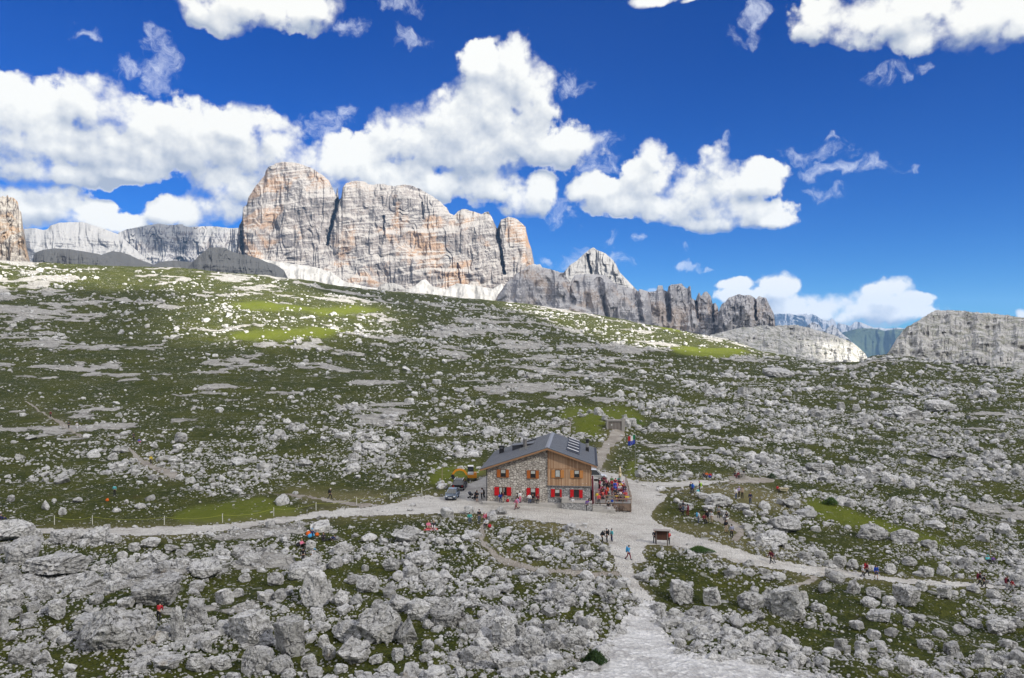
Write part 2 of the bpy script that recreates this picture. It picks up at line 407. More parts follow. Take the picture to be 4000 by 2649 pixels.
def table(tab, px, py):
    px = np.clip(px, DX[0], DX[-1] - .01); py = np.clip(py, DY[0], DY[-1] - .01)
    i = np.searchsorted(DX, px, side='right') - 1; j = np.searchsorted(DY, py, side='right') - 1
    u = (px - DX[i]) / (DX[i + 1] - DX[i]); v = (py - DY[j]) / (DY[j + 1] - DY[j])
    return (tab[j, i] * (1 - u) + tab[j, i + 1] * u) * (1 - v) + (tab[j + 1, i] * (1 - u) + tab[j + 1, i + 1] * u) * v
wx = PXG + 9.0 * fbm(PXG / 16, PYG / 8, o=5, seed=21, gain=.65); wy = PYG + 4.5 * fbm(PXG / 16, PYG / 8, o=5, seed=22, gain=.65)
M_ROAD = in_poly(wx, wy, ROAD) | in_poly(wx, wy, UPTRACK); M_SCREE = in_poly(wx, wy, SCREE) & ~M_ROAD
M_TRAIL = np.zeros(PXG.shape, bool)
for tr in TRAILS:
    M_TRAIL |= near_line(wx, wy * 1.0, tr) < 0
M_TRAIL &= ~(M_ROAD | M_SCREE)
PATHW = box_blur((M_ROAD | M_SCREE | M_TRAIL).astype(float), 9)
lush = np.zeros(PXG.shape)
for p in LUSH_SUNLIT: lush = np.maximum(lush, in_poly(wx, wy, p))
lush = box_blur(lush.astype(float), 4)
dry = np.zeros(PXG.shape)
for p in DRY: dry = np.maximum(dry, in_poly(wx, wy, p))
dry = np.maximum(box_blur(dry.astype(float), 5), np.clip(box_blur((M_ROAD | M_TRAIL).astype(float), 6) * 1.3, 0, 0.8))

# ---- relief: rolling ground, hummocks, the mound with the cellar, limestone slabs
far = sstep(YG, 180, 420)
SLABN = fbm(XG / 34, YG / 26, o=5, seed=31, gain=0.58) + 0.35 * fbm(XG / 7, YG / 6, o=3, seed=34)
slabw = table(SLAB, PXG, PYG)
rock = sstep(SLABN + (slabw - 0.5) * 1.25, -0.02, 0.16) * (1 - np.clip(PATHW * 1.5, 0, 1)) * (1 - lush) 
flat = np.clip(1 - 1.6 * box_blur((M_ROAD | (in_poly(PXG, PYG, [(1080,1180),(1120,1060),(1390,1060),(1470,1120),(1470,1185)]))).astype(float), 12), 0, 1)
flat = flat * (1 - 0.5 * PATHW)
edge = 1 - 0.75 * sstep(T, 1.85, 2.0)
dz = (0.9 * fbm(XG / 26, YG / 26, o=3, seed=41) + 0.42 * fbm(XG / 6.5, YG / 6.5, o=3, seed=42)) * (0.45 + 0.55 * far)
dz += 0.15 * fbm(XG / 1.7, YG / 1.7, o=3, seed=43) * (1 - 0.6 * far)
dz += 4.2 * fbm(XG / 85, YG / 70, o=3, seed=44) * far + 1.5 * (1 - np.abs(fbm(XG / 40, YG / 28, o=3, seed=45))) * far
rockn = 1 - np.abs(fbm(XG / 5.2, YG / 4.0, o=4, seed=46))
dz += rock * (0.35 + 0.9 * rockn * (0.4 + 0.6 * far)) - 0.3 * rock
dz = dz * flat * edge
# undulating foreground among the boulders
fg = sstep(PYG, 1240, 1330) * (1 - PATHW)
dz += fg * 0.9 * fbm(XG / 9, YG / 9, o=3, seed=47) * flat
mc = ((1385 - CX) / F * 203, 203.0)
MOUND = 3.0 * np.exp(-(((XG - mc[0]) / 8.0) ** 2) ** 1.3 - (((YG - mc[1] - 3) / 9.5) ** 2) ** 1.3)
dz += MOUND
kn = ((1660 - CX) / F * 128, 128.0)
dz += 0.9 * np.exp(-((XG - kn[0]) / 6) ** 2 - ((YG - kn[1]) / 5) ** 2)
dz += 0.95 * np.exp(-((XG - 14.0) / 6.5) ** 2 - ((YG - 137.0) / 6.5) ** 2)
ZG = ZG + dz

def ground(px, py):
    """world point of the ground seen at survey position (px, py)"""
    c = min(max((px - px_c[0]) / 2.5, 0), NC - 1.001)
    s = float(np.interp(px, px_c, skyc_))
    t = (1660 - py) / 760.0 if py >= 900 else 1 + (900 - py) / max(900 - s, 1)
    r = float(np.interp(t, t_rows, np.arange(NR)))
    r = min(max(r, 0), NR - 1.001)
    i, j = int(r), int(c); u, v = r - i, c - j
    f = lambda A: (A[i, j] * (1 - v) + A[i, j + 1] * v) * (1 - u) + (A[i + 1, j] * (1 - v) + A[i + 1, j + 1] * v) * u
    return Vector((f(XG), f(YG), f(ZG)))

def gz(X, Y):
    c = int(min(max((CX + F * X / Y - px_c[0]) / 2.5, 0), NC - 1))
    return float(np.interp(Y, YG[:, c], ZG[:, c]))

# ---- ground material
def ground_material():
    m, b, bs = new_mat('alpine_turf')
    pos = b.n('ShaderNodeNewGeometry').outputs['Position']
    at = b.n('ShaderNodeAttribute', attribute_name='cover'); s = b.n('ShaderNodeSeparateColor'); b.put(s.inputs[0], at.outputs['Color'])
    rockm, lush_sunlit_m, drym = s.outputs[0], s.outputs[1], s.outputs[2]
    n1 = b.noise(pos, 0.09, 5, 0.6); n2 = b.noise(pos, 0.9, 5, 0.65); n3 = b.noise(pos, 5.0, 4, 0.7); n4 = b.noise(pos, 0.35, 4, 0.6)
    g = b.mix(b.step(n1, 0.36, 0.64), (0.032, 0.043, 0.008), (0.060, 0.068, 0.010))
    g = b.mix(b.step(n2, 0.42, 0.72), g, (0.092, 0.096, 0.016))
    g = b.mix(b.step(n4, 0.60, 0.78), g, (0.075, 0.062, 0.022))
    g = b.mix(b.step(n3, 0.52, 0.34), g, (0.012, 0.015, 0.005))
    lush_sunlit_m = b.step(b.m('ADD', lush_sunlit_m, b.m('MULTIPLY', b.m('SUBTRACT', b.noise(pos, 0.30, 6, 0.7), 0.5), 1.5)), 0.08, 0.95)
    g = b.mix(b.m('MULTIPLY', lush_sunlit_m, 0.8), g, b.mix(n2, (0.085, 0.112, 0.010), (0.155, 0.175, 0.018)))  # fresh green of the lawns; also paints sunlight on the upper-slope patches
    g = b.mix(b.m('MULTIPLY', drym, 0.75), g, b.mix(n2, (0.13, 0.115, 0.045), (0.24, 0.205, 0.10)))
    # small stones bedded in the turf
    def stones(scale, thr, seedv):
        v = b.n('ShaderNodeTexVoronoi'); b.put(v.inputs['Vector'], b.v('ADD', pos, seedv)); v.inputs['Scale'].default_value = scale
        keep = b.n('ShaderNodeSeparateColor'); b.put(keep.inputs[0], v.outputs['Color'])
        r = b.m('SUBTRACT', v.outputs['Distance'], b.m('MULTIPLY', keep.outputs[0], 0.22))
        return b.m('MULTIPLY', b.step(r, 0.16, 0.07), b.m('GREATER_THAN', keep.outputs[1], thr))
    dens = b.noise(pos, 0.16, 3, 0.6)
    st = b.m('MAXIMUM', stones(3.1, 0.45, (3, 1, 7)), stones(1.35, 0.62, (9, 4, 2)))
    st = b.m('MULTIPLY', st, b.step(dens, 0.36, 0.56))
    st2 = b.m('MULTIPLY', stones(0.55, 0.5, (1, 8, 5)), b.step(dens, 0.44, 0.6))
    st = b.m('MAXIMUM', st, st2)
    st = b.m('MULTIPLY', st, b.m('SUBTRACT', 1.0, b.m('MULTIPLY', lush_sunlit_m, 0.8)))
    # bare limestone
    lm = b.noise(pos, 0.6, 6, 0.7); lm2 = b.noise(b.v('MULTIPLY', pos, (0.25, 1.0, 2.0)), 0.5, 5, 0.65)
    lime = b.mix(b.step(lm, 0.3, 0.7), (0.26, 0.248, 0.225), (0.40, 0.383, 0.35))
    lime = b.mix(b.step(lm2, 0.60, 0.40), lime, (0.45, 0.435, 0.40))
    cr = b.n('ShaderNodeTexVoronoi', feature='DISTANCE_TO_EDGE'); b.put(cr.inputs['Vector'], b.v('ADD', pos, b.v('SCALE', b.v('SUBTRACT', b.n('ShaderNodeTexNoise').outputs['Color'], (.5, .5, .5)), scale=1.2)))
    cr.inputs['Scale'].default_value = 0.55
    lime = b.mix(b.m('MULTIPLY', b.step(cr.outputs['Distance'], 0.05, 0.0), 0.7), lime, (0.09, 0.088, 0.08))
    brk = b.m('MULTIPLY_ADD', b.noise(b.v('MULTIPLY', pos, (0.6, 1.0, 1.6)), 0.17, 7, 0.72), 0.6, b.m('MULTIPLY', b.noise(pos, 0.9, 5, 0.7), 0.4))
    rk = b.step(b.m('ADD', rockm, b.m('MULTIPLY', b.m('SUBTRACT', brk, 0.5), 4.2)), 0.40, 0.66)
    c = b.mix(st, g, b.mix(n2, (0.30, 0.295, 0.27), (0.50, 0.49, 0.46)))
    c = b.mix(rk, c, lime)
    b.put(bs.inputs['Base Color'], c); bs.inputs['Roughness'].default_value = 0.95; bs.inputs['Specular IOR Level'].default_value = 0.1
    h = b.m('ADD', b.m('MULTIPLY', n3, 0.35), b.m('MULTIPLY', st, 0.3)); h = b.m('ADD', h, b.m('MULTIPLY', b.m('MULTIPLY', rk, lm), 0.9))
    b.put(bs.inputs['Normal'], b.bump(h, 1.0, 1.0))
    return m
def gravel_material(name, lo, hi, dark, stone_scale=6.0, spot=0.5):
    m, b, bs = new_mat(name)
    pos = b.n('ShaderNodeNewGeometry').outputs['Position']
    n1 = b.noise(pos, 0.22, 4, 0.6); n2 = b.noise(pos, 3.0, 5, 0.7)
    v = b.n('ShaderNodeTexVoronoi'); b.put(v.inputs['Vector'], pos); v.inputs['Scale'].default_value = stone_scale
    sep = b.n('ShaderNodeSeparateColor'); b.put(sep.inputs[0], v.outputs['Color'])
    c = b.mix(b.step(n1, 0.35, 0.65), lo, hi)
    c = b.mix(b.m('MULTIPLY', b.step(sep.outputs[0], 0.55, 1.0), spot), c, tuple(min(1, x * 1.22) for x in hi))
    c = b.mix(b.m('MULTIPLY', b.step(n2, 0.55, 0.75), 0.55), c, dark)
    c = b.mix(b.m('MULTIPLY', b.step(b.noise(b.v('MULTIPLY', pos, (0.5, 1.3, 1)), 0.55, 6, 0.68), 0.46, 0.68), 0.5), c, dark)
    c = b.mix(b.m('MULTIPLY', b.step(b.noise(pos, 9.0, 3, 0.7), 0.60, 0.72), 0.5), c, tuple(x * 0.6 for x in dark))
    b.put(bs.inputs['Base Color'], c); bs.inputs['Roughness'].default_value = 0.95; bs.inputs['Specular IOR Level'].default_value = 0.1
    b.put(bs.inputs['Normal'], b.bump(b.m('ADD', v.outputs['Distance'], n2), 0.8, 0.2))
    return m

# ---- ground mesh: near slope under the camera + visible ground + beyond the skyline to the far valley
near_Y = [3.0, 8.0, 16.0, 26.0, 36.0, 43.0]
rows = []
for y in near_Y:
    k = y / YG[0]
    rows.append((XG[0] * k, np.full(NC, y) * (YG[0] / YG[0].mean()), -1.7 + (ZG[0] + 1.7 - 0.0) * k - 0.5 * np.sin(np.pi * np.minimum(k, 1))))
bey = [1.03, 1.10, 1.25, 1.6, 2.4, 4.0, 8.0, 16.0, 30.0]; bz = [-2, -8, -25, -80, -190, -300, -420, -560, -800]
brow = []
for k, q in zip(bey, bz):
    brow.append((XG[-1] * k, YG[-1] * k, np.minimum(ZG[-1], 0) * 0.2 + ZG[-1] * (0.8 if k < 2 else 0.2) * (ZG[-1] > 0) + ZG[-1] * (ZG[-1] <= 0) + q))
nb_ = len(rows)
VX = np.concatenate([np.array([r[0] for r in rows]), XG, np.array([r[0] for r in brow])])
VY = np.concatenate([np.array([r[1] for r in rows]), YG, np.array([r[1] for r in brow])])
VZ = np.concatenate([np.array([r[2] for r in rows]), ZG, np.array([r[2] for r in brow])])
V = np.stack([VX, VY, VZ], -1).reshape(-1, 3)
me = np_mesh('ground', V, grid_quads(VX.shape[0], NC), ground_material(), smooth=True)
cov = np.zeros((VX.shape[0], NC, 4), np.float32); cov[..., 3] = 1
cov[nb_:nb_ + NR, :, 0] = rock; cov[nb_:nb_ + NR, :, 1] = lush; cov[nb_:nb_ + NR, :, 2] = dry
cov[nb_ + NR:, :, 0] = rock[-1]
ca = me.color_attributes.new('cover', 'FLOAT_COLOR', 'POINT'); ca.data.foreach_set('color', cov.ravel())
g_ob = link(bpy.data.objects.new('ground', me)); tag(g_ob, kind='structure')

def sheet(name, mask, mat, lift):
    """gravel laid over the ground wherever mask holds"""
    q = grid_quads(NR, NC); mk = mask.ravel()
    q = q[mk[q].sum(1) >= 3]
    used, inv = np.unique(q.ravel(), return_inverse=True)
    P = np.stack([XG.ravel()[used], YG.ravel()[used], ZG.ravel()[used] + lift], -1)
    o = link(bpy.data.objects.new(name, np_mesh(name, P, inv.reshape(-1, 4), mat, smooth=True)))
    return tag(o, kind='structure')
sheet('gravel_road', M_ROAD, gravel_material('road_gravel', (0.38, 0.36, 0.325), (0.47, 0.455, 0.42), (0.25, 0.23, 0.205), 5.0, 0.7), 0.05)
sheet('scree_path', M_SCREE, gravel_material('white_scree', (0.38, 0.372, 0.36), (0.53, 0.525, 0.51), (0.20, 0.19, 0.175), 3.0, 0.9), 0.06)
sheet('footpath', M_TRAIL, gravel_material('trail_dirt', (0.24, 0.212, 0.18), (0.34, 0.315, 0.275), (0.16, 0.135, 0.105)), 0.04)

# ================================================================ MOUNTAINS
def cliff_material(name, grey, dark, pale, ochre, S, ochre_amt=0.5, pale_z=(0.35, 0.7), green=0.0, bands=1.0, streak=0.6):
    m, b, bs = new_mat(name)
    geo = b.n('ShaderNodeNewGeometry'); pos = geo.outputs['Position']
    sc = b.v('SCALE', pos, scale=1.0 / S)
    a = b.noise(sc, 0.9, 6, 0.62, 0.4); c1 = b.noise(b.v('MULTIPLY', sc, (1, 1, 0.16)), 2.2, 5, 0.65)
    c2 = b.noise(b.v('ADD', b.v('MULTIPLY', sc, (0.22, 0.22, 1.0)), b.v('MULTIPLY', b.v('SCALE', b.n('ShaderNodeTexNoise').outputs['Color'], scale=0.0), (0, 0, 1))), 3.0, 5, 0.65, 0.8); fine = b.noise(sc, 9.0, 5, 0.7); of = b.noise(b.v('ADD', sc, (7, 3, 1)), 0.55, 5, 0.6, 0.6)
    col = b.mix(b.step(a, 0.34, 0.66), dark, grey)
    col = b.mix(b.m('MULTIPLY', b.step(of, 0.50, 0.62), ochre_amt), col, b.mix(fine, tuple(x * .75 for x in ochre), tuple(min(1, x * 1.2) for x in ochre)))
    col = b.mix(b.m('MULTIPLY', b.step(c1, 0.56, 0.74), streak), col, dark)
    col = b.mix(b.m('MULTIPLY', b.step(c2, 0.54, 0.70), 0.55 * bands), col, pale)
    col = b.mix(b.m('MULTIPLY', b.step(fine, 0.55, 0.8), 0.35), col, pale)
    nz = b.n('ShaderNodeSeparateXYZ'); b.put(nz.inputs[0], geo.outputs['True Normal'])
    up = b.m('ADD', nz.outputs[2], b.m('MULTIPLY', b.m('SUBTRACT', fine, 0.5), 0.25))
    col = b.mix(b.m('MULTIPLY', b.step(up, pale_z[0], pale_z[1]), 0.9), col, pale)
    if green > 0:
        gm = b.m('MULTIPLY', b.step(up, 0.55, 0.8), b.step(b.noise(sc, 1.6, 5, 0.65), 0.52 - 0.1 * green, 0.64 - 0.1 * green))
        col = b.mix(b.m('MULTIPLY', gm, green), col, (0.075, 0.085, 0.018))
    b.put(bs.inputs['Base Color'], col); bs.inputs['Roughness'].default_value = 0.95; bs.inputs['Specular IOR Level'].default_value = 0.1
    b.put(bs.inputs['Normal'], b.bump(b.m('ADD', fine, b.m('MULTIPLY', c1, 0.8)), 0.8, S * 0.05))
    return m
SHADE_PTS = []          # (points, shaded?) used to place the clouds overhead
def zoomed(x0, y0, k, pts): return [(x0 + x * k, y0 + y * k) for x, y in pts]
def relief(name, top, base, Y0, mat, lean=0.3, ledge=(30, 0.3), ledge2=(9, 0.2), gully=20, glen=40, rnd=40, jag=2.0, tilt=0.05, thick=250, step=1.8, vstep=1.8, shade=None, cuts=(), seed=0, smooth=False, sharp=1.0):
    top = sorted(top); tx = np.array([a for a, _ in top], float); ty = np.array([b_ for _, b_ in top], float)
    px = np.arange(tx[0], tx[-1] + .01, step); n = len(px)
    Tp = np.interp(px, tx, ty) + jag * fbm(px / 9.0, px * 0 + seed, o=4, seed=seed + 3, gain=0.6) * np.minimum(1, np.minimum(px - px[0], px[-1] - px) / 6 + .15)
    bp = np.interp(px, [a for a, _ in base], [b_ for _, b_ in base]) if isinstance(base, list) else np.full(n, float(base))
    Tp = np.minimum(Tp, bp - 0.5)
    nr = int(max(12, (bp - Tp).max() / vstep)); v = np.linspace(0, 1, nr)[:, None]
    PY = bp[None] - v * (bp - Tp)[None]; PX = np.repeat(px[None], nr, 0)
    mpp = Y0 / F
    xl = (PX - CX) * mpp; zl = (bp.max() - PY) * mpp
    wq = 0.5 * fbm(xl / (glen * 2.2), zl / (glen * 1.2), o=3, seed=seed + 9)
    def stairs(H, k, sd):
        q = (zl + tilt * xl) / H + wq * (1.3 if H > 15 else 2.4)
        f = q - np.floor(q)
        mod = np.clip(0.45 + 1.7 * fbm(xl / (H * 3.0), zl / (H * 0.8), o=3, seed=seed + sd), 0, 1.5)
        return H * k * (q + mod * (np.floor(q) + sstep(f, 0.70, 1.0) - q))
    D = lean * zl + stairs(ledge[0], ledge[1], 31) + stairs(ledge2[0], ledge2[1], 32) + stairs(ledge2[0] * .42, ledge2[1], 33)
    rg = 1 - np.abs(fbm(xl / glen, zl / (glen * 2.6), o=4, seed=seed + 1, gain=0.5)) * 1.6
    bq = fbm(xl / (glen * .7), zl / (glen * 1.5), o=3, seed=seed + 11) * 4.0
    D = D - gully * 0.35 * (np.floor(bq) + sstep(bq - np.floor(bq), 0.0, 0.3))
    D = D - gully * 0.8 * rg + gully * 0.40 * fbm(xl / (glen * 0.3), zl / (glen * 0.5), o=5, seed=seed + 2, gain=0.62)
    D = D + 0.30 * gully * sstep(fbm(xl / (glen * .2), zl / (glen * 1.2), o=3, seed=seed + 5), 0.2, 0.45) * sharp
    hh = np.clip((bp - Tp)[None] * mpp, 1, None)
    D = D + rnd * np.clip(v, 0, 1) ** 9
    ex = np.minimum(PX - px[0], px[-1] - PX) * mpp
    D = D + rnd * 1.2 * np.exp(-ex / (rnd * 0.5 + 1))
    for (x1, y1, x2, y2, w, dep) in cuts:       # deep clefts
        D = D + dep * np.clip(1 - (near_line(PX + 2.5 * fbm(PX / 9, PY / 9, o=2, seed=seed + 7), PY, [(x1, y1, 0), (x2, y2, 0)]) / w), 0, 1) ** 0.6
    D = D - D.min()
    Y = Y0 + D
    X = (PX - CX) / F * Y; Z = (CY - PY) / F * Y
    if shade is not None: SHADE_PTS.append((np.stack([X, Y, Z], -1).reshape(-1, 3), shade(PX, PY).ravel()))
    back = []
    for k in (0.15, 0.5, 1.0):
        back.append((X[-1] * (1 + k * thick / Y0), Y[-1] + k * thick, Z[-1] - (Z[-1] - Z[0]) * (0.06 + 0.94 * k ** 1.5)))
    X = np.concatenate([X, [q[0] for q in back]]); Y = np.concatenate([Y, [q[1] for q in back]]); Z = np.concatenate([Z, [q[2] for q in back]])
    o = link(bpy.data.objects.new(name, np_mesh(name, np.stack([X, Y, Z], -1).reshape(-1, 3), grid_quads(X.shape[0], n), mat, smooth=smooth)))
    return tag(o, kind='structure')
lit = lambda x, y: np.zeros(x.shape, bool)
dark = lambda x, y: np.ones(x.shape, bool)
MAIN = cliff_material('dolomite_wall', (0.185, 0.166, 0.157), (0.112, 0.104, 0.104), (0.305, 0.288, 0.268), (0.275, 0.182, 0.118), 60, 0.9, (0.5, 0.85), bands=0.6, streak=0.22)
GREY = cliff_material('grey_dolomite', (0.34, 0.325, 0.325), (0.22, 0.213, 0.222), (0.42, 0.41, 0.40), (0.42, 0.32, 0.24), 45, 0.55, (0.5, 0.9), bands=0.4, streak=0.35)
PALE = cliff_material('pale_dolomite', (0.165, 0.16, 0.158), (0.105, 0.103, 0.106), (0.27, 0.265, 0.258), (0.22, 0.175, 0.135), 70, 0.25, (0.45, 0.8), bands=0.6)
DARKR = cliff_material('weathered_rock', (0.12, 0.118, 0.118), (0.055, 0.055, 0.06), (0.165, 0.165, 0.155), (0.14, 0.12, 0.10), 35, 0.2, bands=0.5)
KNOLL = cliff_material('rocky_hillside', (0.46, 0.45, 0.43), (0.23, 0.225, 0.213), (0.57, 0.56, 0.53), (0.44, 0.40, 0.33), 10, 0.2, (0.85, 1.3), green=0.5, streak=0.10)
BLUE = cliff_material('distant_rock', (0.17, 0.17, 0.18), (0.09, 0.095, 0.11), (0.23, 0.23, 0.235), (0.19, 0.17, 0.16), 160, 0.2, (0.6, 1.0), bands=0.4)
WOODS = cliff_material('distant_forest', (0.035, 0.05, 0.028), (0.018, 0.028, 0.018), (0.10, 0.12, 0.06), (0.05, 0.06, 0.03), 120, 0.4, (0.95, 1.2))
SNOWY, _b, _s = new_mat('white_debris')
_pos = _b.n('ShaderNodeNewGeometry').outputs['Position']
_b.put(_s.inputs['Base Color'], _b.mix(_b.step(_b.noise(_b.v('MULTIPLY', _pos, (1, 1, 0.5)), 0.05, 6, 0.65), 0.35, 0.7), (0.25, 0.243, 0.23), (0.36, 0.352, 0.338)))
_s.inputs['Roughness'].default_value = 1.0

zb = lambda *p: zoomed(532.8, 355.2, 0.325, p); zc = lambda *p: zoomed(1095.2, 532.8, 0.325, p)
za = lambda *p: zoomed(0, 414.4, 0.25, p); zd = lambda *p: zoomed(1716.8, 592, 0.275, p)
relief('mountain_massif', zb((50,760),(54,560),(62,510),(85,470),(90,380),(118,362),(125,320),(180,230),(245,152),(250,125),(270,95),(320,72),(370,58),(450,62),(500,72),(560,95),(640,140),(700,190),(760,235),(765,262),(752,300),
       (772,326),(788,316),(800,240),(820,215),(880,192),(960,200),(985,222),(1080,215),(1170,232),(1220,222),(1270,220),(1330,245),(1400,280),(1480,330),(1540,385),(1560,425),(1590,440),(1620,410),(1660,394),
       (1720,410),(1790,430),(1810,418),(1835,412),(1860,450),(1880,500),(1898,535),(1905,520),(1925,470),(1980,448),(2040,468),(2100,520),(2112,580),(2120,620),(2145,690),(2162,780),(2175,900)),
       735, 1750, MAIN, lean=0.14, ledge=(46, 0.34), ledge2=(15, 0.26), gully=15, glen=58, rnd=34, jag=1.6, tilt=-0.13, thick=320, step=1.25, vstep=1.25, seed=101,
       sharp=0.5, cuts=[(781,462,765,530,5,70),(770,500,757,565,4,60),(886,500,888,545,3,16),(976,470,978,505,3,14),(1152,540,1166,632,4,60),(1150,520,1152,560,5,60),(1058,610,1064,660,3,12),(556,500,562,590,5,60)],
       shade=lambda x, y: in_poly(x, y, [(790,655),(860,648),(920,630),(945,640),(960,668),(940,690),(800,690)]) | in_poly(x, y, [(985,660),(1010,648),(1050,668),(1060,690),(990,690)]))
relief('scree_slope', [(596,598),(650,606),(720,616),(765,628),(795,650),(850,664),(900,670),(950,668),(975,648),(984,645),(1000,662),(1030,668),(1058,655),(1100,660),(1140,668),(1160,655),(1176,690)], 735, 1560, SNOWY,
       lean=1.25, ledge=(60, 0.05), ledge2=(20, 0.05), gully=7, glen=26, rnd=10, jag=1.2, thick=160, seed=120, smooth=True, shade=lit)
relief('rock_tower', [(-300,470),(-200,440),(-60,452)] + za((0,165),(30,152),(58,166),(68,140),(82,166),(120,170),(165,210),(175,280),(198,310),(212,430),(235,550),(250,640),(270,740),(284,800)), 640, 950,
       cliff_material('ochre_wall', (0.23, 0.205, 0.18), (0.145, 0.13, 0.12), (0.31, 0.29, 0.255), (0.32, 0.21, 0.125), 30, 0.9, (0.5, 0.9)), lean=0.10, ledge=(18, 0.2), ledge2=(6, 0.2), gully=10, glen=26, rnd=18, jag=1.2, thick=150, seed=130, shade=lit)
relief('pale_mountain', za((215,800),(222,458),(330,452),(400,470),(440,462),(470,425),(540,405),(640,395),(760,395),(880,430),(960,460),(1050,490),(1100,512),(1200,600),(1300,690),(1430,800)), 640, 2600, PALE,
       lean=0.7, ledge=(60, 0.45), ledge2=(20, 0.3), gully=26, glen=110, rnd=60, jag=1.0, thick=400, seed=140, shade=lit)
relief('plateau_mountain', za((1000,800),(1090,502),(1170,465),(1300,440),(1370,425),(1460,410),(1560,425),(1690,418),(1700,432),(1760,440),(1880,435),(2000,437),(2100,450),(2220,452),(2300,480),(2330,700)), 640, 2750, 
       cliff_material('blue_grey_wall', (0.17, 0.165, 0.172), (0.085, 0.085, 0.10), (0.27, 0.265, 0.255), (0.22, 0.175, 0.14), 75, 0.4, (0.5,0.85), bands=0.6), lean=0.35, ledge=(70, 0.35), ledge2=(22, 0.25), gully=42, glen=70, rnd=60, jag=1.2, thick=500, seed=150,
       shade=lambda x, y: in_poly(x, y, [(285,525),(330,515),(470,522),(475,560),(440,590),(380,592),(330,575)]))
relief('dark_hill', za((300,830),(312,686),(400,652),(500,640),(640,645),(760,665),(900,690),(1000,720),(1100,760),(1180,800),(1200,840)), 660, 1150, DARKR, lean=0.6, ledge=(20, 0.3), ledge2=(7, 0.3), gully=9, glen=30, rnd=26, jag=0.8, thick=150, seed=160, shade=dark)
relief('dark_hill', za((880,830),(900,725),(960,690),(1040,665),(1120,675),(1200,700),(1280,740),(1420,790),(1440,830)), 660, 1300, DARKR, lean=1.4, ledge=(20, 0.15), ledge2=(7, 0.1), gully=4, glen=30, rnd=10, jag=0.6, thick=150, seed=165, shade=dark, smooth=True)
relief('dark_hill', za((1380,830),(1400,800),(1480,765),(1600,752),(1760,765),(1850,780),(1880,860)), 660, 1250, DARKR, lean=1.2, ledge=(20, 0.2), ledge2=(7, 0.1), gully=5, glen=30, rnd=10, jag=0.6, thick=150, seed=170, shade=dark, smooth=True)
relief('dark_hill', za((1720,900),(1750,800),(1800,750),(1850,700),(1920,640),(1980,630),(2080,635),(2150,670),(2250,700)) + zb((100,715),(200,745),(250,768),(330,795),(380,830),(412,890)), 680, 1100, DARKR, lean=0.7, ledge=(22, 0.35), ledge2=(7, 0.3), gully=10, glen=30, rnd=24, jag=1.2, thick=180, seed=175, shade=dark)
relief('rock_knoll', zb((1030,1000),(1040,975),(1060,945),(1100,925),(1160,921),(1210,935),(1245,963),(1256,1000)), 690, 800, PALE, lean=0.7, ledge=(6, 0.3), ledge2=(3, 0.2), gully=2, glen=9, rnd=8, jag=0.6, thick=30, step=0.9, vstep=0.9, seed=180, shade=lit)
relief('sunlit_peak', zc((560,520),(600,360),(640,300),(680,250),(740,210),(790,165),(830,130),(853,119),(880,138),(940,165),(990,210),(1015,245),(1040,300),(1090,350),(1150,410),(1200,470),(1220,540)), 740, 1700, PALE, lean=0.45, ledge=(34, 0.4), ledge2=(11, 0.3), gully=22, glen=50, rnd=30, jag=1.2, thick=300, tilt=0.12, seed=190, shade=lit,
       cuts=[(1358,590,1366,632,3.5,40)])
relief('grey_massif', zc((140,560),(152,500),(175,455),(230,380),(300,310),(370,270),(392,246),(430,240),(475,240),(490,265),(540,275),(600,292),(640,303),(690,372),(722,316),(800,310),(940,318),(960,342),(1000,372),(1080,402),(1130,412),(1172,432),(1180,416),(1240,436),(1262,520),(1268,640)),
       790, 1300, GREY, lean=0.26, ledge=(30, 0.12), ledge2=(9, 0.16), gully=26, glen=60, sharp=0.6, rnd=26, jag=1.8, thick=220, step=1.3, vstep=1.3, seed=200, shade=dark,
       cuts=[(1302,640,1325,700,9,22),(1385,650,1402,735,10,26),(1470,672,1482,740,8,28)])
def twr(x, y): return np.ones(x.shape, bool) | ~(in_poly(x, y, [(1568,690),(1600,672),(1596,725),(1570,725)]) | in_poly(x, y, [(1668,740),(1690,730),(1700,760),(1672,775)]))
relief('needle_towers', zc((1160,650),(1180,470),(1240,436),(1300,430),(1312,392),(1345,390),(1352,424),(1380,436),(1386,400),(1410,385),(1480,380),(1500,400),(1520,415),(1535,394),(1545,400),(1550,480),(1580,500),(1590,470),(1605,438),(1617,470),(1640,440),(1660,434),(1690,470),(1700,522),(1720,514),(1740,545),(1750,620),(1760,740)),
       800, 1400, GREY, lean=0.10, ledge=(30, 0.20), ledge2=(9, 0.2), gully=15, glen=30, rnd=14, jag=1.3, thick=160, step=1.2, vstep=1.2, seed=210, shade=twr, cuts=[(1542,665,1548,740,7,36),(1609,700,1612,735,4,25),(1647,700,1650,745,4,25)])
relief('blunt_tower', zc((1735,740),(1742,600),(1748,560),(1765,525),(1790,510),(1820,475),(1890,455),(1925,462),(1960,458),(2003,482),(2008,492),(2030,468),(2080,480),(2110,540),(2140,600),(2148,690),(2156,740)),
       800, 1330, GREY, lean=0.12, ledge=(24, 0.2), ledge2=(8, 0.2), gully=16, glen=24, rnd=22, jag=1.3, thick=160, step=1.2, vstep=1.2, seed=220, shade=twr, cuts=[(1745,690,1748,740,3,30)])
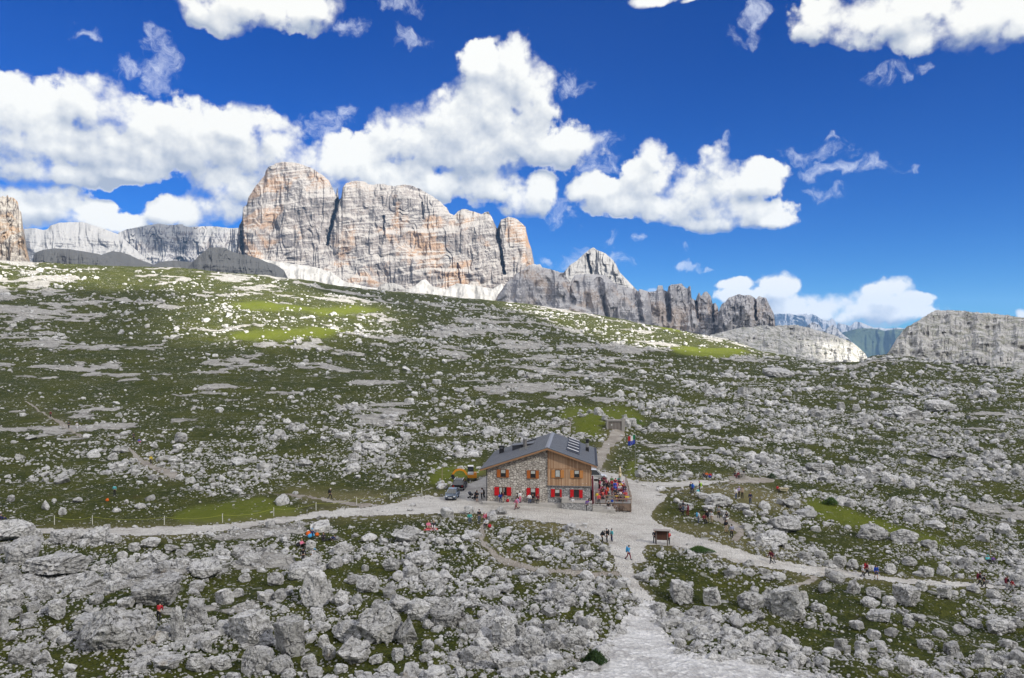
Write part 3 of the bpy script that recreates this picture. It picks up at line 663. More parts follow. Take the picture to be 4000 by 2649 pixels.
relief('rocky_knoll', [(1630,800),(1642,776),(1680,765),(1720,757),(1760,753),(1792,754),(1835,751),(1870,757),(1904,768),(1930,776),(1953,784),(1975,795),(1992,808),(2002,820),(2006,846)],
       [(1630,830),(1760,845),(1880,862),(2006,856)], 810, KNOLL, lean=1.3, ledge=(8, 1.2), ledge2=(3.2, 1.3), gully=9, glen=10, rnd=9, jag=2.4, tilt=0.16, thick=80, seed=230,
       shade=lambda x, y: ~in_poly(x, y, [(1900,790),(2010,805),(2005,840),(1930,835)]))
relief('rocky_hill', [(2044,840),(2050,820),(2058,810),(2074,782),(2096,757),(2120,744),(2146,727),(2162,717),(2198,718),(2240,720),(2322,728),(2368,735),(2450,742),(2600,760),(2740,800)],
       [(2044,842),(2110,850),(2225,868),(2368,886),(2740,905)], 395, KNOLL, lean=0.9, ledge=(7, 0.8), ledge2=(2.6, 1.1), gully=6.0, glen=7, rnd=9, jag=2.4, tilt=-0.1, thick=140, step=1.4, vstep=1.4, seed=240,
       shade=dark)
relief('far_range', zd((-60,620),(200,500),(270,490),(330,485),(400,483),(440,494),(540,482),(552,500),(585,485),(620,505),(680,540),(720,545),(750,526),(775,545),(800,590),(850,640)), 860, 8600, BLUE, lean=0.5, ledge=(200, 0.3), ledge2=(70, 0.2), gully=180, glen=220, rnd=100, jag=2.0, thick=900, seed=250, shade=lit)
relief('far_range', zd((780,720),(800,560),(860,575),(905,590),(950,548),(1000,560),(1060,585),(1110,605),(1150,598),(1200,612),(1300,604),(1400,610),(1500,640),(1560,800)), 860, 7600, BLUE, lean=0.8, ledge=(200, 0.2), ledge2=(70, 0.1), gully=120, glen=260, rnd=100, jag=1.4, thick=900, seed=255, shade=lit)
relief('forested_ridge', zd((760,760),(840,645),(900,625),(960,612),(1060,608),(1120,612),(1200,628),(1290,615),(1400,610),(1520,640),(1560,860)), 870, 5600, WOODS, lean=1.4, ledge=(150, 0.1), ledge2=(50, 0.1), gully=110, glen=260, rnd=60, jag=1.2, thick=900, seed=260, shade=lit, smooth=True)
relief('rocky_spur', zd((480,760),(540,590),(575,562),(600,562),(650,582),(690,640),(715,600),(740,585),(762,580),(800,612),(840,655),(900,705),(950,742),(1000,795),(1030,860)), 870, 3900, BLUE, lean=0.8, ledge=(80, 0.3), ledge2=(25, 0.3), gully=70, glen=90, rnd=40, jag=1.8, thick=500, seed=265, shade=lit)

# ---- clouds overhead (outside the frame) that throw the shade lying over the near ground and the grey towers
def ground_shade(x, y):
    L = in_poly(x, y, [(-400,560),(620,600),(700,655),(560,680),(430,668),(300,660),(120,668),(-400,690)])
    L |= in_poly(x, y, [(500,700),(640,680),(800,683),(920,722),(895,782),(800,806),(690,812),(550,796),(485,745)])
    L |= in_poly(x, y, [(1180,690),(1640,770),(1745,798),(1765,835),(1640,832),(1520,815),(1420,775),(1260,735)])
    return ~L
SHADE_PTS.append((np.stack([XG, YG, ZG], -1)[::3, ::3].reshape(-1, 3), ground_shade(PXG[::3, ::3], PYG[::3, ::3]).ravel()))
def overhead_clouds():
    zc_ = 2600.0; cell = 12.0
    P = np.concatenate([p for p, _ in SHADE_PTS if True]); S = np.concatenate([s for _, s in SHADE_PTS])
    keep = P[:, 1] < 3500; P = P[keep]; S = S[keep]
    t = (zc_ - P[:, 2]) / SUN.z
    u = P[:, 0] + SUN.x * t; v = P[:, 1] + SUN.y * t
    u0, v0 = u.min() - 300, v.min() - 300
    nx = int((u.max() + 300 - u0) / cell) + 1; ny = int((v.max() + 300 - v0) / cell) + 1
    i = ((u - u0) / cell).astype(int); j = ((v - v0) / cell).astype(int)
    A = np.zeros((ny, nx)); B = np.zeros((ny, nx))
    np.add.at(A, (j[S], i[S]), 1); np.add.at(B, (j[~S], i[~S]), 1)
    a = box_blur((A > 0).astype(float), 2, 2); l = box_blur((B > 0).astype(float), 2, 2)
    field = a - l * 1.7
    gx, gy = np.meshgrid(np.arange(nx) * cell, np.arange(ny) * cell)
    field = field + 0.10 * fbm(gx / 90, gy / 90, o=4, seed=300)
    mask = field > 0.12
    th = np.clip(box_blur(mask.astype(float), 5, 2) * 1.6 - 0.2, 0.02, 1.2)
    topz = zc_ + 34 * th * (0.7 + 0.5 * fbm(gx / 120, gy / 120, o=4, seed=301)) + 2
    botz = zc_ - 8 * th
    q = grid_quads(ny, nx); mk = mask.ravel(); q = q[mk[q].all(1)]
    used, inv = np.unique(q.ravel(), return_inverse=True); q = inv.reshape(-1, 4); n = len(used)
    X = gx.ravel()[used] + u0; Yv = gy.ravel()[used] + v0
    V = np.concatenate([np.stack([X, Yv, topz.ravel()[used]], -1), np.stack([X, Yv, botz.ravel()[used]], -1)])
    e = np.concatenate([q[:, [0, 1]], q[:, [1, 2]], q[:, [2, 3]], q[:, [3, 0]]])
    key = np.sort(e, 1); _, idx, cnt = np.unique(key, axis=0, return_index=True, return_counts=True)
    be = e[idx[cnt == 1]]
    side = np.stack([be[:, 1], be[:, 0], be[:, 0] + n, be[:, 1] + n], 1)
    Q = np.concatenate([q, q[:, ::-1] + n, side])
    m, b, bs = new_mat('cloud_vapour')
    nt = m.node_tree; nt.nodes.remove(bs)
    df = b.n('ShaderNodeBsdfTranslucent'); df.inputs['Color'].default_value = (0.9, 0.9, 0.92, 1)
    d2 = b.n('ShaderNodeBsdfDiffuse'); d2.inputs['Color'].default_value = (0.9, 0.9, 0.92, 1)
    tr = b.n('ShaderNodeBsdfTransparent')
    ms = b.n('ShaderNodeMixShader'); ms.inputs[0].default_value = 0.5; nt.links.new(df.outputs[0], ms.inputs[1]); nt.links.new(d2.outputs[0], ms.inputs[2])
    m2 = b.n('ShaderNodeMixShader'); m2.inputs[0].default_value = CLOUD_THIN; nt.links.new(ms.outputs[0], m2.inputs[1]); nt.links.new(tr.outputs[0], m2.inputs[2])
    nt.links.new(m2.outputs[0], [x for x in nt.nodes if x.type == 'OUTPUT_MATERIAL'][0].inputs[0])
    o = link(bpy.data.objects.new('sky_cloud', np_mesh('sky_cloud', V, Q, m, smooth=True)))
    return tag(o, kind='structure')
CLOUD_THIN = 0.47            # thin fair-weather cloud lets part of the sun through (two layers)
overhead_clouds()

# ---- the air between here and the far ranges
hz = MB().box(-9000, 9000, -60, 10500, -1500, 520).build('haze', [])
hm = bpy.data.materials.new('haze_air'); hm.use_nodes = True; hm.node_tree.nodes.clear(); _hb = NB(hm.node_tree)
_o = _hb.n('ShaderNodeOutputMaterial'); _v = _hb.n('ShaderNodeVolumePrincipled'); _v.inputs['Density'].default_value = 0.000045
_v.inputs['Color'].default_value = (0.30, 0.56, 1.0, 1); _v.inputs['Anisotropy'].default_value = 0.0
hm.node_tree.links.new(_v.outputs[0], _o.inputs['Volume']); hz.data.materials.clear(); hz.data.materials.append(hm)
tag(hz, kind='stuff')

# ================================================================ ROCKS
def rock_mesh(name, seed, kind, sub=5, rough=1.0):
    r = random.Random(seed); bm = bmesh.new()
    bmesh.ops.create_icosphere(bm, subdivisions=sub, radius=1.0)
    co = np.array([v.co[:] for v in bm.verts])
    P = []
    def rd(): 
        v = np.array([r.gauss(0, 1) for _ in range(3)]); return v / np.linalg.norm(v)
    if kind == 'block':
        a = r.uniform(0, 6.28)
        for k in range(4):
            t = a + k * math.pi / 2 + r.uniform(-.25, .25); P.append((np.array([math.cos(t), math.sin(t), r.uniform(-.15, .25)]), r.uniform(.55, .68)))
        n = rd() * .25 + np.array([0, 0, 1]); P.append((n / np.linalg.norm(n), r.uniform(.5, .62)))
        for k in range(5): P.append((rd(), r.uniform(.72, .86)))
    elif kind == 'wedge':
        t = r.uniform(-.6, .6); P.append((np.array([math.sin(t) * .75, -.45, .6]), .35)); P.append((np.array([-.7, .2, .68]), .42)); P.append((np.array([.72, .3, .55]), .45))
        for k in range(6): P.append((rd(), r.uniform(.62, .85)))
    elif kind == 'slab':
        n = rd() * .3 + np.array([0, 0, 1]); P.append((n / np.linalg.norm(n), .30))
        for k in range(8): 
            d = rd(); d[2] *= .4; P.append((d / np.linalg.norm(d), r.uniform(.6, .85)))
    elif kind == 'tall':
        for k in range(5):
            t = k * 1.256 + r.uniform(-.3, .3); P.append((np.array([math.cos(t), math.sin(t), r.uniform(.05, .3)]), r.uniform(.5, .66)))
        n = rd() * .4 + np.array([0, 0, 1]); P.append((n / np.linalg.norm(n), .72))
        for k in range(4): P.append((rd(), r.uniform(.75, .9)))
    else:
        for k in range(15): P.append((rd(), r.uniform(.66, .92)))
    for n, d in P:
        n = n / np.linalg.norm(n)
        q = co @ n - d; co = co - np.clip(q, 0, None)[:, None] * n[None] * .97
    if sub >= 3:
        s = seed * 3.1
        nr = co / np.linalg.norm(co, axis=1, keepdims=True)
        f1 = fbm(co[:, 0] * 2.2 + s, co[:, 1] * 2.2, co[:, 2] * 2.2, o=4, seed=seed); f2 = 1 - np.abs(fbm(co[:, 0] * 3.5 + s, co[:, 1] * 3.5, co[:, 2] * 3.0, o=3, seed=seed + 5))
        f3 = fbm(co[:, 0] * 1.1, co[:, 1] * 1.1 + s, co[:, 2] * 7.0, o=2, seed=seed + 8)
        co = co + nr * (rough * (0.06 * f1 - 0.34 * np.clip(f2 - .80, 0, 1) * 2 + 0.05 * f3 + 0.03 * fbm(co[:, 0] * 7 + s, co[:, 1] * 7, co[:, 2] * 7, o=2, seed=seed + 2)))[:, None]
    lo, hi = co.min(0), co.max(0); co = (co - (lo + hi) / 2) / ((hi - lo) / 2)
    for v, c in zip(bm.verts, co): v.co = c
    me = bpy.data.meshes.new(name); bm.to_mesh(me); bm.free()
    return me
def limestone(name, k=1.0):
    m, b, bs = new_mat(name)
    tcn = b.n('ShaderNodeNewGeometry'); pos = tcn.outputs['Position']
    info = b.n('ShaderNodeObjectInfo'); rnd_ = info.outputs['Random']
    n1 = b.noise(pos, 0.8, 5, 0.65); n2 = b.noise(b.v('ADD', pos, (5, 9, 2)), 2.6, 6, 0.72); n3 = b.noise(pos, 9.0, 4, 0.7)
    c = b.mix(b.step(n1, 0.32, 0.68), tuple(k * x for x in (0.36, 0.355, 0.345)), tuple(k * x for x in (0.53, 0.525, 0.51)))
    c = b.mix(b.m('MULTIPLY', b.step(n2, 0.49, 0.64), 0.8), c, tuple(x for x in (0.13, 0.127, 0.123)))
    c = b.mix(b.m('MULTIPLY', b.step(n3, 0.50, 0.72), 0.45), c, tuple(k * x for x in (0.66, 0.655, 0.64)))
    wob = b.n('ShaderNodeTexNoise'); b.put(wob.inputs['Vector'], pos); wob.inputs['Scale'].default_value = 1.6; wob.inputs['Detail'].default_value = 3
    wp = b.v('ADD', b.v('MULTIPLY', pos, (1, 1, 1.4)), b.v('SCALE', b.v('SUBTRACT', wob.outputs['Color'], (.5, .5, .5)), scale=1.1))
    cr = b.n('ShaderNodeTexVoronoi', feature='DISTANCE_TO_EDGE'); b.put(cr.inputs['Vector'], wp); cr.inputs['Scale'].default_value = 0.62
    crk = b.m('MULTIPLY', b.step(cr.outputs['Distance'], 0.03, 0.0), b.step(b.noise(pos, 1.3, 3, 0.6), 0.50, 0.60))
    c = b.mix(b.m('MULTIPLY', crk, 0.85), c, (0.06, 0.058, 0.055))
    c = b.mix(b.m('MULTIPLY', b.step(b.noise(b.v('ADD', pos, (11, 3, 8)), 0.45, 4, 0.6), 0.63, 0.74), 0.5), c, (0.33, 0.27, 0.19))
    v = b.m('MULTIPLY_ADD', rnd_, 0.34, 0.80)
    c = b.v('SCALE', c, scale=v)
    b.put(bs.inputs['Base Color'], c); bs.inputs['Roughness'].default_value = 0.95; bs.inputs['Specular IOR Level'].default_value = 0.12
    b.put(bs.inputs['Normal'], b.bump(b.m('SUBTRACT', b.m('ADD', n2, b.m('MULTIPLY', n3, 0.4)), b.m('MULTIPLY', crk, 0.8)), 1.0, 0.5))
    return m
LIME = limestone('limestone', 1.36)
KINDS = {'d': 'dome', 'b': 'block', 'w': 'wedge', 's': 'slab', 't': 'tall'}
WORDS = {'d': 'rounded', 'b': 'blocky', 'w': 'wedge-shaped', 's': 'flat slab-like', 't': 'upright'}
BIG = {k: [rock_mesh('boulder_' + w, 40 + 7 * i + ord(k), w) for i in range(5)] for k, w in KINDS.items()}
for l in BIG.values():
    for me_ in l: me_.materials.append(LIME)
# boulders read off the survey: x centre, foot y, width, height, kind
def grp(x0, y0, k, s): 
    out = []
    for it in s.split():
        a = it[:-1].split(','); out.append((x0 + float(a[0]) * k, y0 + float(a[1]) * k, float(a[2]) * k, float(a[3]) * k, it[-1]))
    return out
BL = []
BL += grp(0, 1184, .325, '90,210,260,125d 250,190,120,70d 150,400,250,165s 400,445,350,130b 440,225,170,80b 560,215,120,90d 690,225,170,95s 810,225,120,70d 890,490,180,135d 1110,395,165,115w 955,275,105,55b 1220,285,115,55s '
 '330,610,135,115d 660,570,165,110w 560,550,95,85b 1000,550,180,105w 1120,690,340,175s 410,775,155,115b 800,1045,440,280w 760,860,420,110s 1265,985,125,265t 1060,925,130,170d 610,965,150,165w 1400,830,165,175t 1790,930,300,215b 2075,1015,235,265b '
 '1830,1125,225,195d 1470,1005,115,105b 2245,705,205,235t 2170,470,230,115d 1960,525,135,95d 2010,1135,155,115d 2200,1095,135,95b 2345,1065,105,95b 1465,490,215,100s 1405,555,150,75d 1570,335,105,75d 1340,285,85,55b 20,910,130,230t '
 '180,1040,205,125d 300,1055,145,105w 300,1175,145,65d 500,1175,100,52b 100,1155,110,42s 1190,1125,205,65s 1410,1115,170,115d 680,695,125,65s 800,625,85,52b 230,695,125,72d 330,725,105,52d 1790,385,155,72d 2212,272,96,74d 1080,245,155,52d 450,495,125,55s '
 '80,640,160,120d 200,800,120,90b 90,720,150,80d 560,640,120,60d 900,720,150,70s 1170,500,150,80d 1600,640,150,110b 1690,580,110,60d 2000,640,120,80d 1880,640,130,70s 2330,640,90,120t 1740,480,110,60d 1300,460,120,70d 640,480,110,80d 30,290,90,70d 1560,1090,170,90d 1930,1110,110,90b 2310,840,110,70w 1580,880,90,50d 1200,920,110,70b 390,880,150,90d 70,500,150,90d 870,330,90,60d 1030,620,120,60s 1660,1180,120,50s 2060,1165,130,60d')
BL += grp(710.4, 1213.6, .325, '700,132,195,85w 240,215,135,85d 820,295,230,85d 600,335,145,85d 750,405,115,100d 1240,355,155,65d 1380,375,105,80d 430,505,155,115d 590,535,135,105w 240,625,145,130w 640,655,175,115w 890,615,175,85b 1000,755,260,180w 800,705,185,125d 940,515,115,100w '
 '520,905,340,275w 710,915,155,195w 290,805,235,135d 1350,745,310,160w 1395,875,165,180b 1180,815,125,105d 1520,805,98,95b 1630,735,135,75d 1740,775,130,98b 2000,775,72,98b 1930,725,112,82s 1770,485,145,105w 1780,585,125,98d 1860,615,105,72d 1970,505,155,95d 2090,545,112,72w 2160,605,82,72t '
 '1760,905,155,125w 1910,925,165,155w 330,1025,235,175w 150,965,102,92b 30,975,92,92d 490,1025,102,72b 720,975,92,82b 860,935,112,85d 1200,1005,225,115b 1420,1065,245,95s 1630,245,95,62w 1790,225,72,46d 2110,210,82,62d 1920,135,75,52d 1190,465,62,52d 1250,492,140,40s 1400,465,155,48s '
 '700,515,52,62b 640,1005,122,82b 1590,965,155,155d 870,95,72,36d 60,1080,130,80d 240,1085,120,70d 560,1090,150,60d 830,1000,90,50d 1060,960,90,50d 400,720,110,80d 90,700,120,90d 120,850,110,90t 350,610,110,70d 500,640,100,70d 560,760,120,70d 860,760,100,70d 1120,720,90,60d 1240,640,80,50d 1620,640,90,60d 1500,600,90,60d 1650,820,100,70d 1520,900,110,80d 1900,600,80,60w 330,440,120,70d 200,330,130,90d 60,300,100,80d')
BL += grp(1420.8, 1213.6, .4, '390,438,138,115b 565,463,125,108b 780,495,145,92d 895,472,122,125w 1005,550,190,175b 1095,485,62,100t 830,555,92,72w 675,308,88,52s 780,288,82,42d 870,292,82,42s 785,242,62,42d 500,508,125,62s 260,503,92,62d 290,603,92,52s 1215,412,92,72w 1380,422,92,82d '
 '1500,433,102,62d 1690,468,152,98b 1590,462,92,62d 1475,483,122,52s 1905,442,112,78b 1530,563,132,54b 1765,562,92,42s 2225,603,145,68d 935,712,88,52b 1042,728,66,78b 1310,722,92,78b 1430,742,92,72b 1430,792,92,52d 1060,833,125,82d 915,623,62,66t 1400,603,102,52d 1945,728,92,82b 2130,813,112,102b 2220,803,112,62d 1680,863,102,92b '
 '1910,783,102,52s 2040,853,82,52s 1490,88,165,82d 1670,113,152,72d 1820,147,112,52d 905,118,195,68d 1000,33,160,52s 1300,253,102,72b 1590,283,92,62d 1700,243,112,52d 2030,263,92,68d 2330,353,82,52d 1200,205,80,50d 1380,255,90,60d 1470,265,100,45s 1800,300,110,60d 1900,300,100,60d 1100,210,90,50d 1240,250,60,40b 1345,740,60,50b '
 '1550,740,70,45d 1240,770,110,45s 740,740,90,50d 660,760,60,50b 380,720,80,60d 160,320,120,50s 230,340,70,40d 110,440,80,40d 620,590,70,30s 1800,700,110,60d 1880,640,100,50d 2000,620,110,50s 2080,560,120,50d 2280,700,110,60d 2330,600,80,50d 1600,640,90,50d 1700,600,80,50d 1500,650,90,50b 1180,500,110,50d 1230,545,60,40b 1320,540,55,35b 2140,880,100,60d 2300,860,110,60d 1960,880,110,60d 1820,850,90,50d 1560,860,110,60d 1200,850,110,70w 2330,470,90,60d 2200,450,110,60d 2080,410,90,50d 1770,390,90,60t 1290,350,110,70d 1250,310,80,50b')
BL += grp(1420.8, 828.8, .4, '1020,882,95,68w 990,1003,165,78d 770,993,85,36s 600,863,155,58d 740,888,102,42d 150,698,74,46d 320,627,52,32d 425,697,72,42w 880,632,92,52d 1180,663,162,52s 1610,882,62,62t 1990,923,102,54d 2030,873,62,52w 1690,353,165,62w 1870,323,142,62s 2120,253,102,50d 760,233,112,46b 940,133,165,52s 1460,392,102,54w 1470,763,62,36b '
 '1900,583,142,64w 1340,692,82,72d 1080,803,52,40b 1150,345,90,40d 1000,240,60,40d 1310,310,60,50t 1400,310,70,40b 1200,355,90,40d 1740,740,70,40d 2060,620,80,50d 2200,590,90,40d 2330,700,70,60d 2150,830,80,40d 620,660,30,28b 1880,480,60,35d')
BL += grp(0, 947.2, .2076, '1255,565,135,88d 1320,695,205,112d 690,855,195,102w 1500,745,112,82w 1700,805,132,66d 1950,605,205,82w 2010,805,125,66d 1720,445,105,82w 2010,395,175,122d 2130,423,145,52s 510,1153,112,115w 490,1213,88,84d 415,1208,78,72d 360,1168,92,46d 200,1203,102,54d 315,1243,92,62d 690,1193,102,92d 635,1233,112,66b 1130,1133,132,52s 870,1053,145,64w 370,933,82,82d 350,343,155,64w '
 '2020,1040,90,60w 1560,1100,150,60d 2240,910,70,60d 1330,1000,110,60d 420,1280,100,45d 1250,1170,120,60d 1680,1290,60,70w 130,1060,120,80d 1450,1130,110,60d 1010,720,60,50d')
BL += grp(533, 947, .125, '1880,700,150,90d 440,650,160,120d 300,440,130,110d 1150,400,180,130d 800,600,150,90d 90,700,140,100w 1330,760,180,90d')
BL += [(1586,1184,44,18,'s'),(1626,1163,40,14,'s'),(1640,1186,40,14,'s'),(1706,1180,44,22,'d'),(1730,1195,30,14,'s'),(1385,986,30,24,'d'),(1399,999,18,14,'b'),(1450,1005,24,26,'d'),(1461,996,26,20,'b'),(1476,1001,22,14,'d'),(1446,976,14,16,'t'),(1159,1194,34,22,'w'),(942,1258,52,34,'w'),(1085,1192,30,20,'d')]
sink = {'d': .30, 'b': .22, 'w': .20, 's': .25, 't': .15}
COLW = ['at far left', 'well left', 'left of hut', 'near hut', 'right of hut', 'right of board', 'well right', 'at far right']
def put_boulder(x, y, w, h, k, idx):
    p = ground(x, y - 0.22 * h); q = p.y / F
    r = random.Random(idx * 13 + 5)
    o = bpy.data.objects.new('boulder', BIG[k][r.randrange(5)]); COL.objects.link(o)
    k_ = 1.0 if w > 50 else .82; W = k_ * w * q / 2; H = (k_ * .5 + .5) * h * q; Zs = H * (1 + sink[k]) / 2
    o.scale = (W * 1.02, W * r.uniform(.75, 1.0), Zs)
    o.location = (p.x, p.y, p.z - H * sink[k] + Zs)
    o.rotation_euler = (r.uniform(-.08, .08), r.uniform(-.08, .08), r.choice([0, 0, math.pi]) + r.uniform(-.5, .5))
    o['category'] = 'boulder'; o['group'] = 'limestone boulders on the turf'
    return o, W * 2
pick = []
PPL = [(1628,1105),(1634,1104),(1642,1106),(1699,1108),(1707,1109),(1720,1103),(1798,1141),(1810,1139),(1598,1150),(1602,1151),(1618,1150),(1574,1191),(1580,1184),(1590,1194),(1615,1209),(1628,1210),(1635,1209),(1645,1210),(1662,1198),(1680,1205),(1679,1234),(1692,1245),
       (1702,1164),(1709,1161),(1716,1162),(1735,1170),(1086,1213),(1108,1208),(1120,1213),(1125,1221),(991,1219),(1003,1219),(699,1262),(722,1245),(748,1247),(764,1248),(2285,1306),(2298,1306),(265,1157),(248,1166),(349,1072),(178,994),(159,992),(117,967),(309,1019),(322,1024),(763,1155),
       (1514,1257),(1546,1260),(1783,1303),(1995,1333),(2026,1338),(2265,1358),(2275,1359),(2329,1363),(2340,1363),(1423,1004),(1530,1261),(126,1214),(214,1212),(380,1213),(515,1208),(633,1193)]
for i, (x, y, w, h, k) in enumerate(BL):
    if any(abs(x - a) < w * .42 + 5 and y > b_ + 1 and y - h < b_ - 3 for a, b_ in PPL): continue
    if -60 < x < 2430 and y < 1600: pick.append((x, y, w, h, k))
pick = pick[:400]
pick.sort(key=lambda b_: -b_[2] * b_[3] * (4 if 1380 < b_[0] < 1480 and 960 < b_[1] < 1010 else 1)); pick = pick[:299]
ROWS = [(0, 'on the far slope'), (1000, 'on the hillside'), (1085, 'level with the hut'), (1150, 'level with the road'), (1235, 'just below the road'),
        (1310, 'in mid foreground'), (1385, 'in lower foreground'), (1455, 'low in the foreground'), (1520, 'along the bottom edge')]
cells = {}
for i, b_ in enumerate(pick):
    c = min(7, max(0, int(b_[0] / 296))); r_ = max(j for j, (yy, _) in enumerate(ROWS) if b_[1] >= yy)
    cells.setdefault((r_, c), []).append(i)
ORD = ['leftmost', 'second from left', 'third from left', 'fourth from left', 'fifth from left', 'sixth from left', 'seventh from left', 'eighth from left', 'ninth from left', 'tenth from left', 'eleventh from left', 'twelfth from left', 'thirteenth from left','fourteenth from left','fifteenth from left','sixteenth from left','seventeenth from left','eighteenth from left']
for (r_, c), ids in cells.items():
    ids.sort(key=lambda i: pick[i][0])
    for n_, i in enumerate(ids):
        x, y, w, h, k = pick[i]
        o, wm = put_boulder(x, y, w, h, k, i)
        size = 'huge' if wm > 4.5 else 'large' if wm > 2.8 else 'middling' if wm > 1.6 else 'small'
        o['label'] = f"{size} {WORDS[k]} boulder {ROWS[r_][1]} {COLW[c]}" + ('' if len(ids) == 1 else f", {ORD[n_]}")
        assert len(o['label'].replace(',', '').split()) <= 16, o['label']

# orange lichen on the crest of the big wedge (a patch lying on the stone)
# ---- the uncounted scatter of smaller stones: one object of instanced rocks
pc = bpy.data.collections.new('stone_shapes')
for i in range(14):
    k = ['dome', 'block', 'dome', 'wedge', 'slab', 'block', 'dome'][i % 7]
    me_ = rock_mesh('stone_shape', 500 + i, k, sub=2 if i % 2 else 3, rough=.8); me_.materials.append(LIME)
    pc.objects.link(bpy.data.objects.new('stone_shape_%02d' % i, me_))
def scatter():
    N = 420000
    px = rng.uniform(-120, 2490, N); py = rng.uniform(603, 1655, N)
    s = sky_py(px)
    ok = py > s + 4
    px, py = px[ok], py[ok]
    c = np.clip(((px - px_c[0]) / 2.5), 0, NC - 1.01).astype(int)
    t = np.where(py >= 900, (1660 - py) / 760, 1 + (900 - py) / np.maximum(900 - s[ok], 1))
    r = np.clip(np.interp(t, t_rows, np.arange(NR)), 0, NR - 1.01).astype(int)
    X, Y, Z = XG[r, c], YG[r, c], ZG[r, c]
    d = table(DENS, px, py)
    clump = fbm(X / 9, Y / 9, o=4, seed=77); clump2 = fbm(X / 40, Y / 40, o=3, seed=78)
    fine = fbm(X / 3.0, Y / 3.0, o=2, seed=79)
    pr = d ** 1.3 * np.clip(0.52 + 1.5 * clump + 0.7 * clump2 + 0.6 * fine, 0.05, 1.25)
    path = (M_ROAD | M_SCREE)[r, c]; trail = M_TRAIL[r, c]
    pr = np.where(path, 0.002 + (0.25 * M_SCREE[r, c] + 0.05) * (PATHW[r, c] < .80), pr); pr = np.where(trail, 0.02, pr)
    pr = pr * (1 - 0.93 * lush[r, c])
    hut = (np.abs(px - 1250) < 135) & (np.abs(py - 1115) < 70); pr = np.where(hut, 0, pr)
    u = rng.uniform(0, 1, len(px))
    sel = u < pr * 0.86
    px, py, X, Y, Z, clump = px[sel], py[sel], X[sel], Y[sel], Z[sel], clump[sel]
    n = len(px); shy = np.zeros(n, bool)
    for a, b_ in PPL: shy |= (np.abs(px - a) < 16) & (py > b_ - 6) & (py < b_ + 22)
    # size: power law in metres, never below what is worth drawing
    mn = np.maximum(2.6 * Y / F, 0.13)
    a = np.where(py > 1230, 2.35, 2.4)
    sz = mn * (1 - rng.uniform(0, 1, n)) ** (-1 / a)
    sz = np.minimum(sz, np.where(py > 1250, 1.25, np.where(py > 880, 2.4, 3.2)))
    sz = np.where(shy, np.minimum(sz, 0.35), sz)
    sz = sz * np.where(clump > 0.15, 1.15, 0.85)
    sc = np.stack([sz * rng.uniform(.75, 1.3, n), sz * rng.uniform(.75, 1.3, n), sz * rng.uniform(.5, .95, n)], 1) * .5
    me_ = bpy.data.meshes.new('scattered_stones'); me_.vertices.add(n)
    me_.vertices.foreach_set('co', np.stack([X, Y, Z + sc[:, 2] * .35], 1).astype(np.float32).ravel())
    rot = np.stack([rng.uniform(-.35, .35, n), rng.uniform(-.35, .35, n), rng.uniform(0, 6.28, n)], 1).astype(np.float32)
    me_.attributes.new('rot', 'FLOAT_VECTOR', 'POINT').data.foreach_set('vector', rot.ravel())
    me_.attributes.new('scl', 'FLOAT_VECTOR', 'POINT').data.foreach_set('vector', sc.astype(np.float32).ravel())
    me_.attributes.new('idx', 'INT', 'POINT').data.foreach_set('value', rng.integers(0, 14, n).astype(np.int32))
    o = link(bpy.data.objects.new('scattered_stones', me_)); tag(o, kind='stuff')
    g = bpy.data.node_groups.new('lay_stones', 'GeometryNodeTree')
    g.interface.new_socket('Geometry', in_out='INPUT', socket_type='NodeSocketGeometry'); g.interface.new_socket('Geometry', in_out='OUTPUT', socket_type='NodeSocketGeometry')
    N_ = g.nodes.new; gi = N_('NodeGroupInput'); go = N_('NodeGroupOutput'); ip = N_('GeometryNodeInstanceOnPoints'); ci = N_('GeometryNodeCollectionInfo')
    ci.inputs['Collection'].default_value = pc; ci.inputs['Separate Children'].default_value = True; ci.inputs['Reset Children'].default_value = True
    def na(nm, ty):
        a_ = N_('GeometryNodeInputNamedAttribute'); a_.data_type = ty; a_.inputs['Name'].default_value = nm
        return [q for q in a_.outputs if q.enabled][0]
    L = g.links.new
    L(gi.outputs[0], ip.inputs['Points']); L(ci.outputs[0], ip.inputs['Instance']); ip.inputs['Pick Instance'].default_value = True
    L(na('idx', 'INT'), ip.inputs['Instance Index']); L(na('rot', 'FLOAT_VECTOR'), ip.inputs['Rotation']); L(na('scl', 'FLOAT_VECTOR'), ip.inputs['Scale'])
    L(ip.outputs[0], go.inputs[0])
    md = o.modifiers.new('stones', 'NODES'); md.node_group = g
    print('stones', n)
scatter()

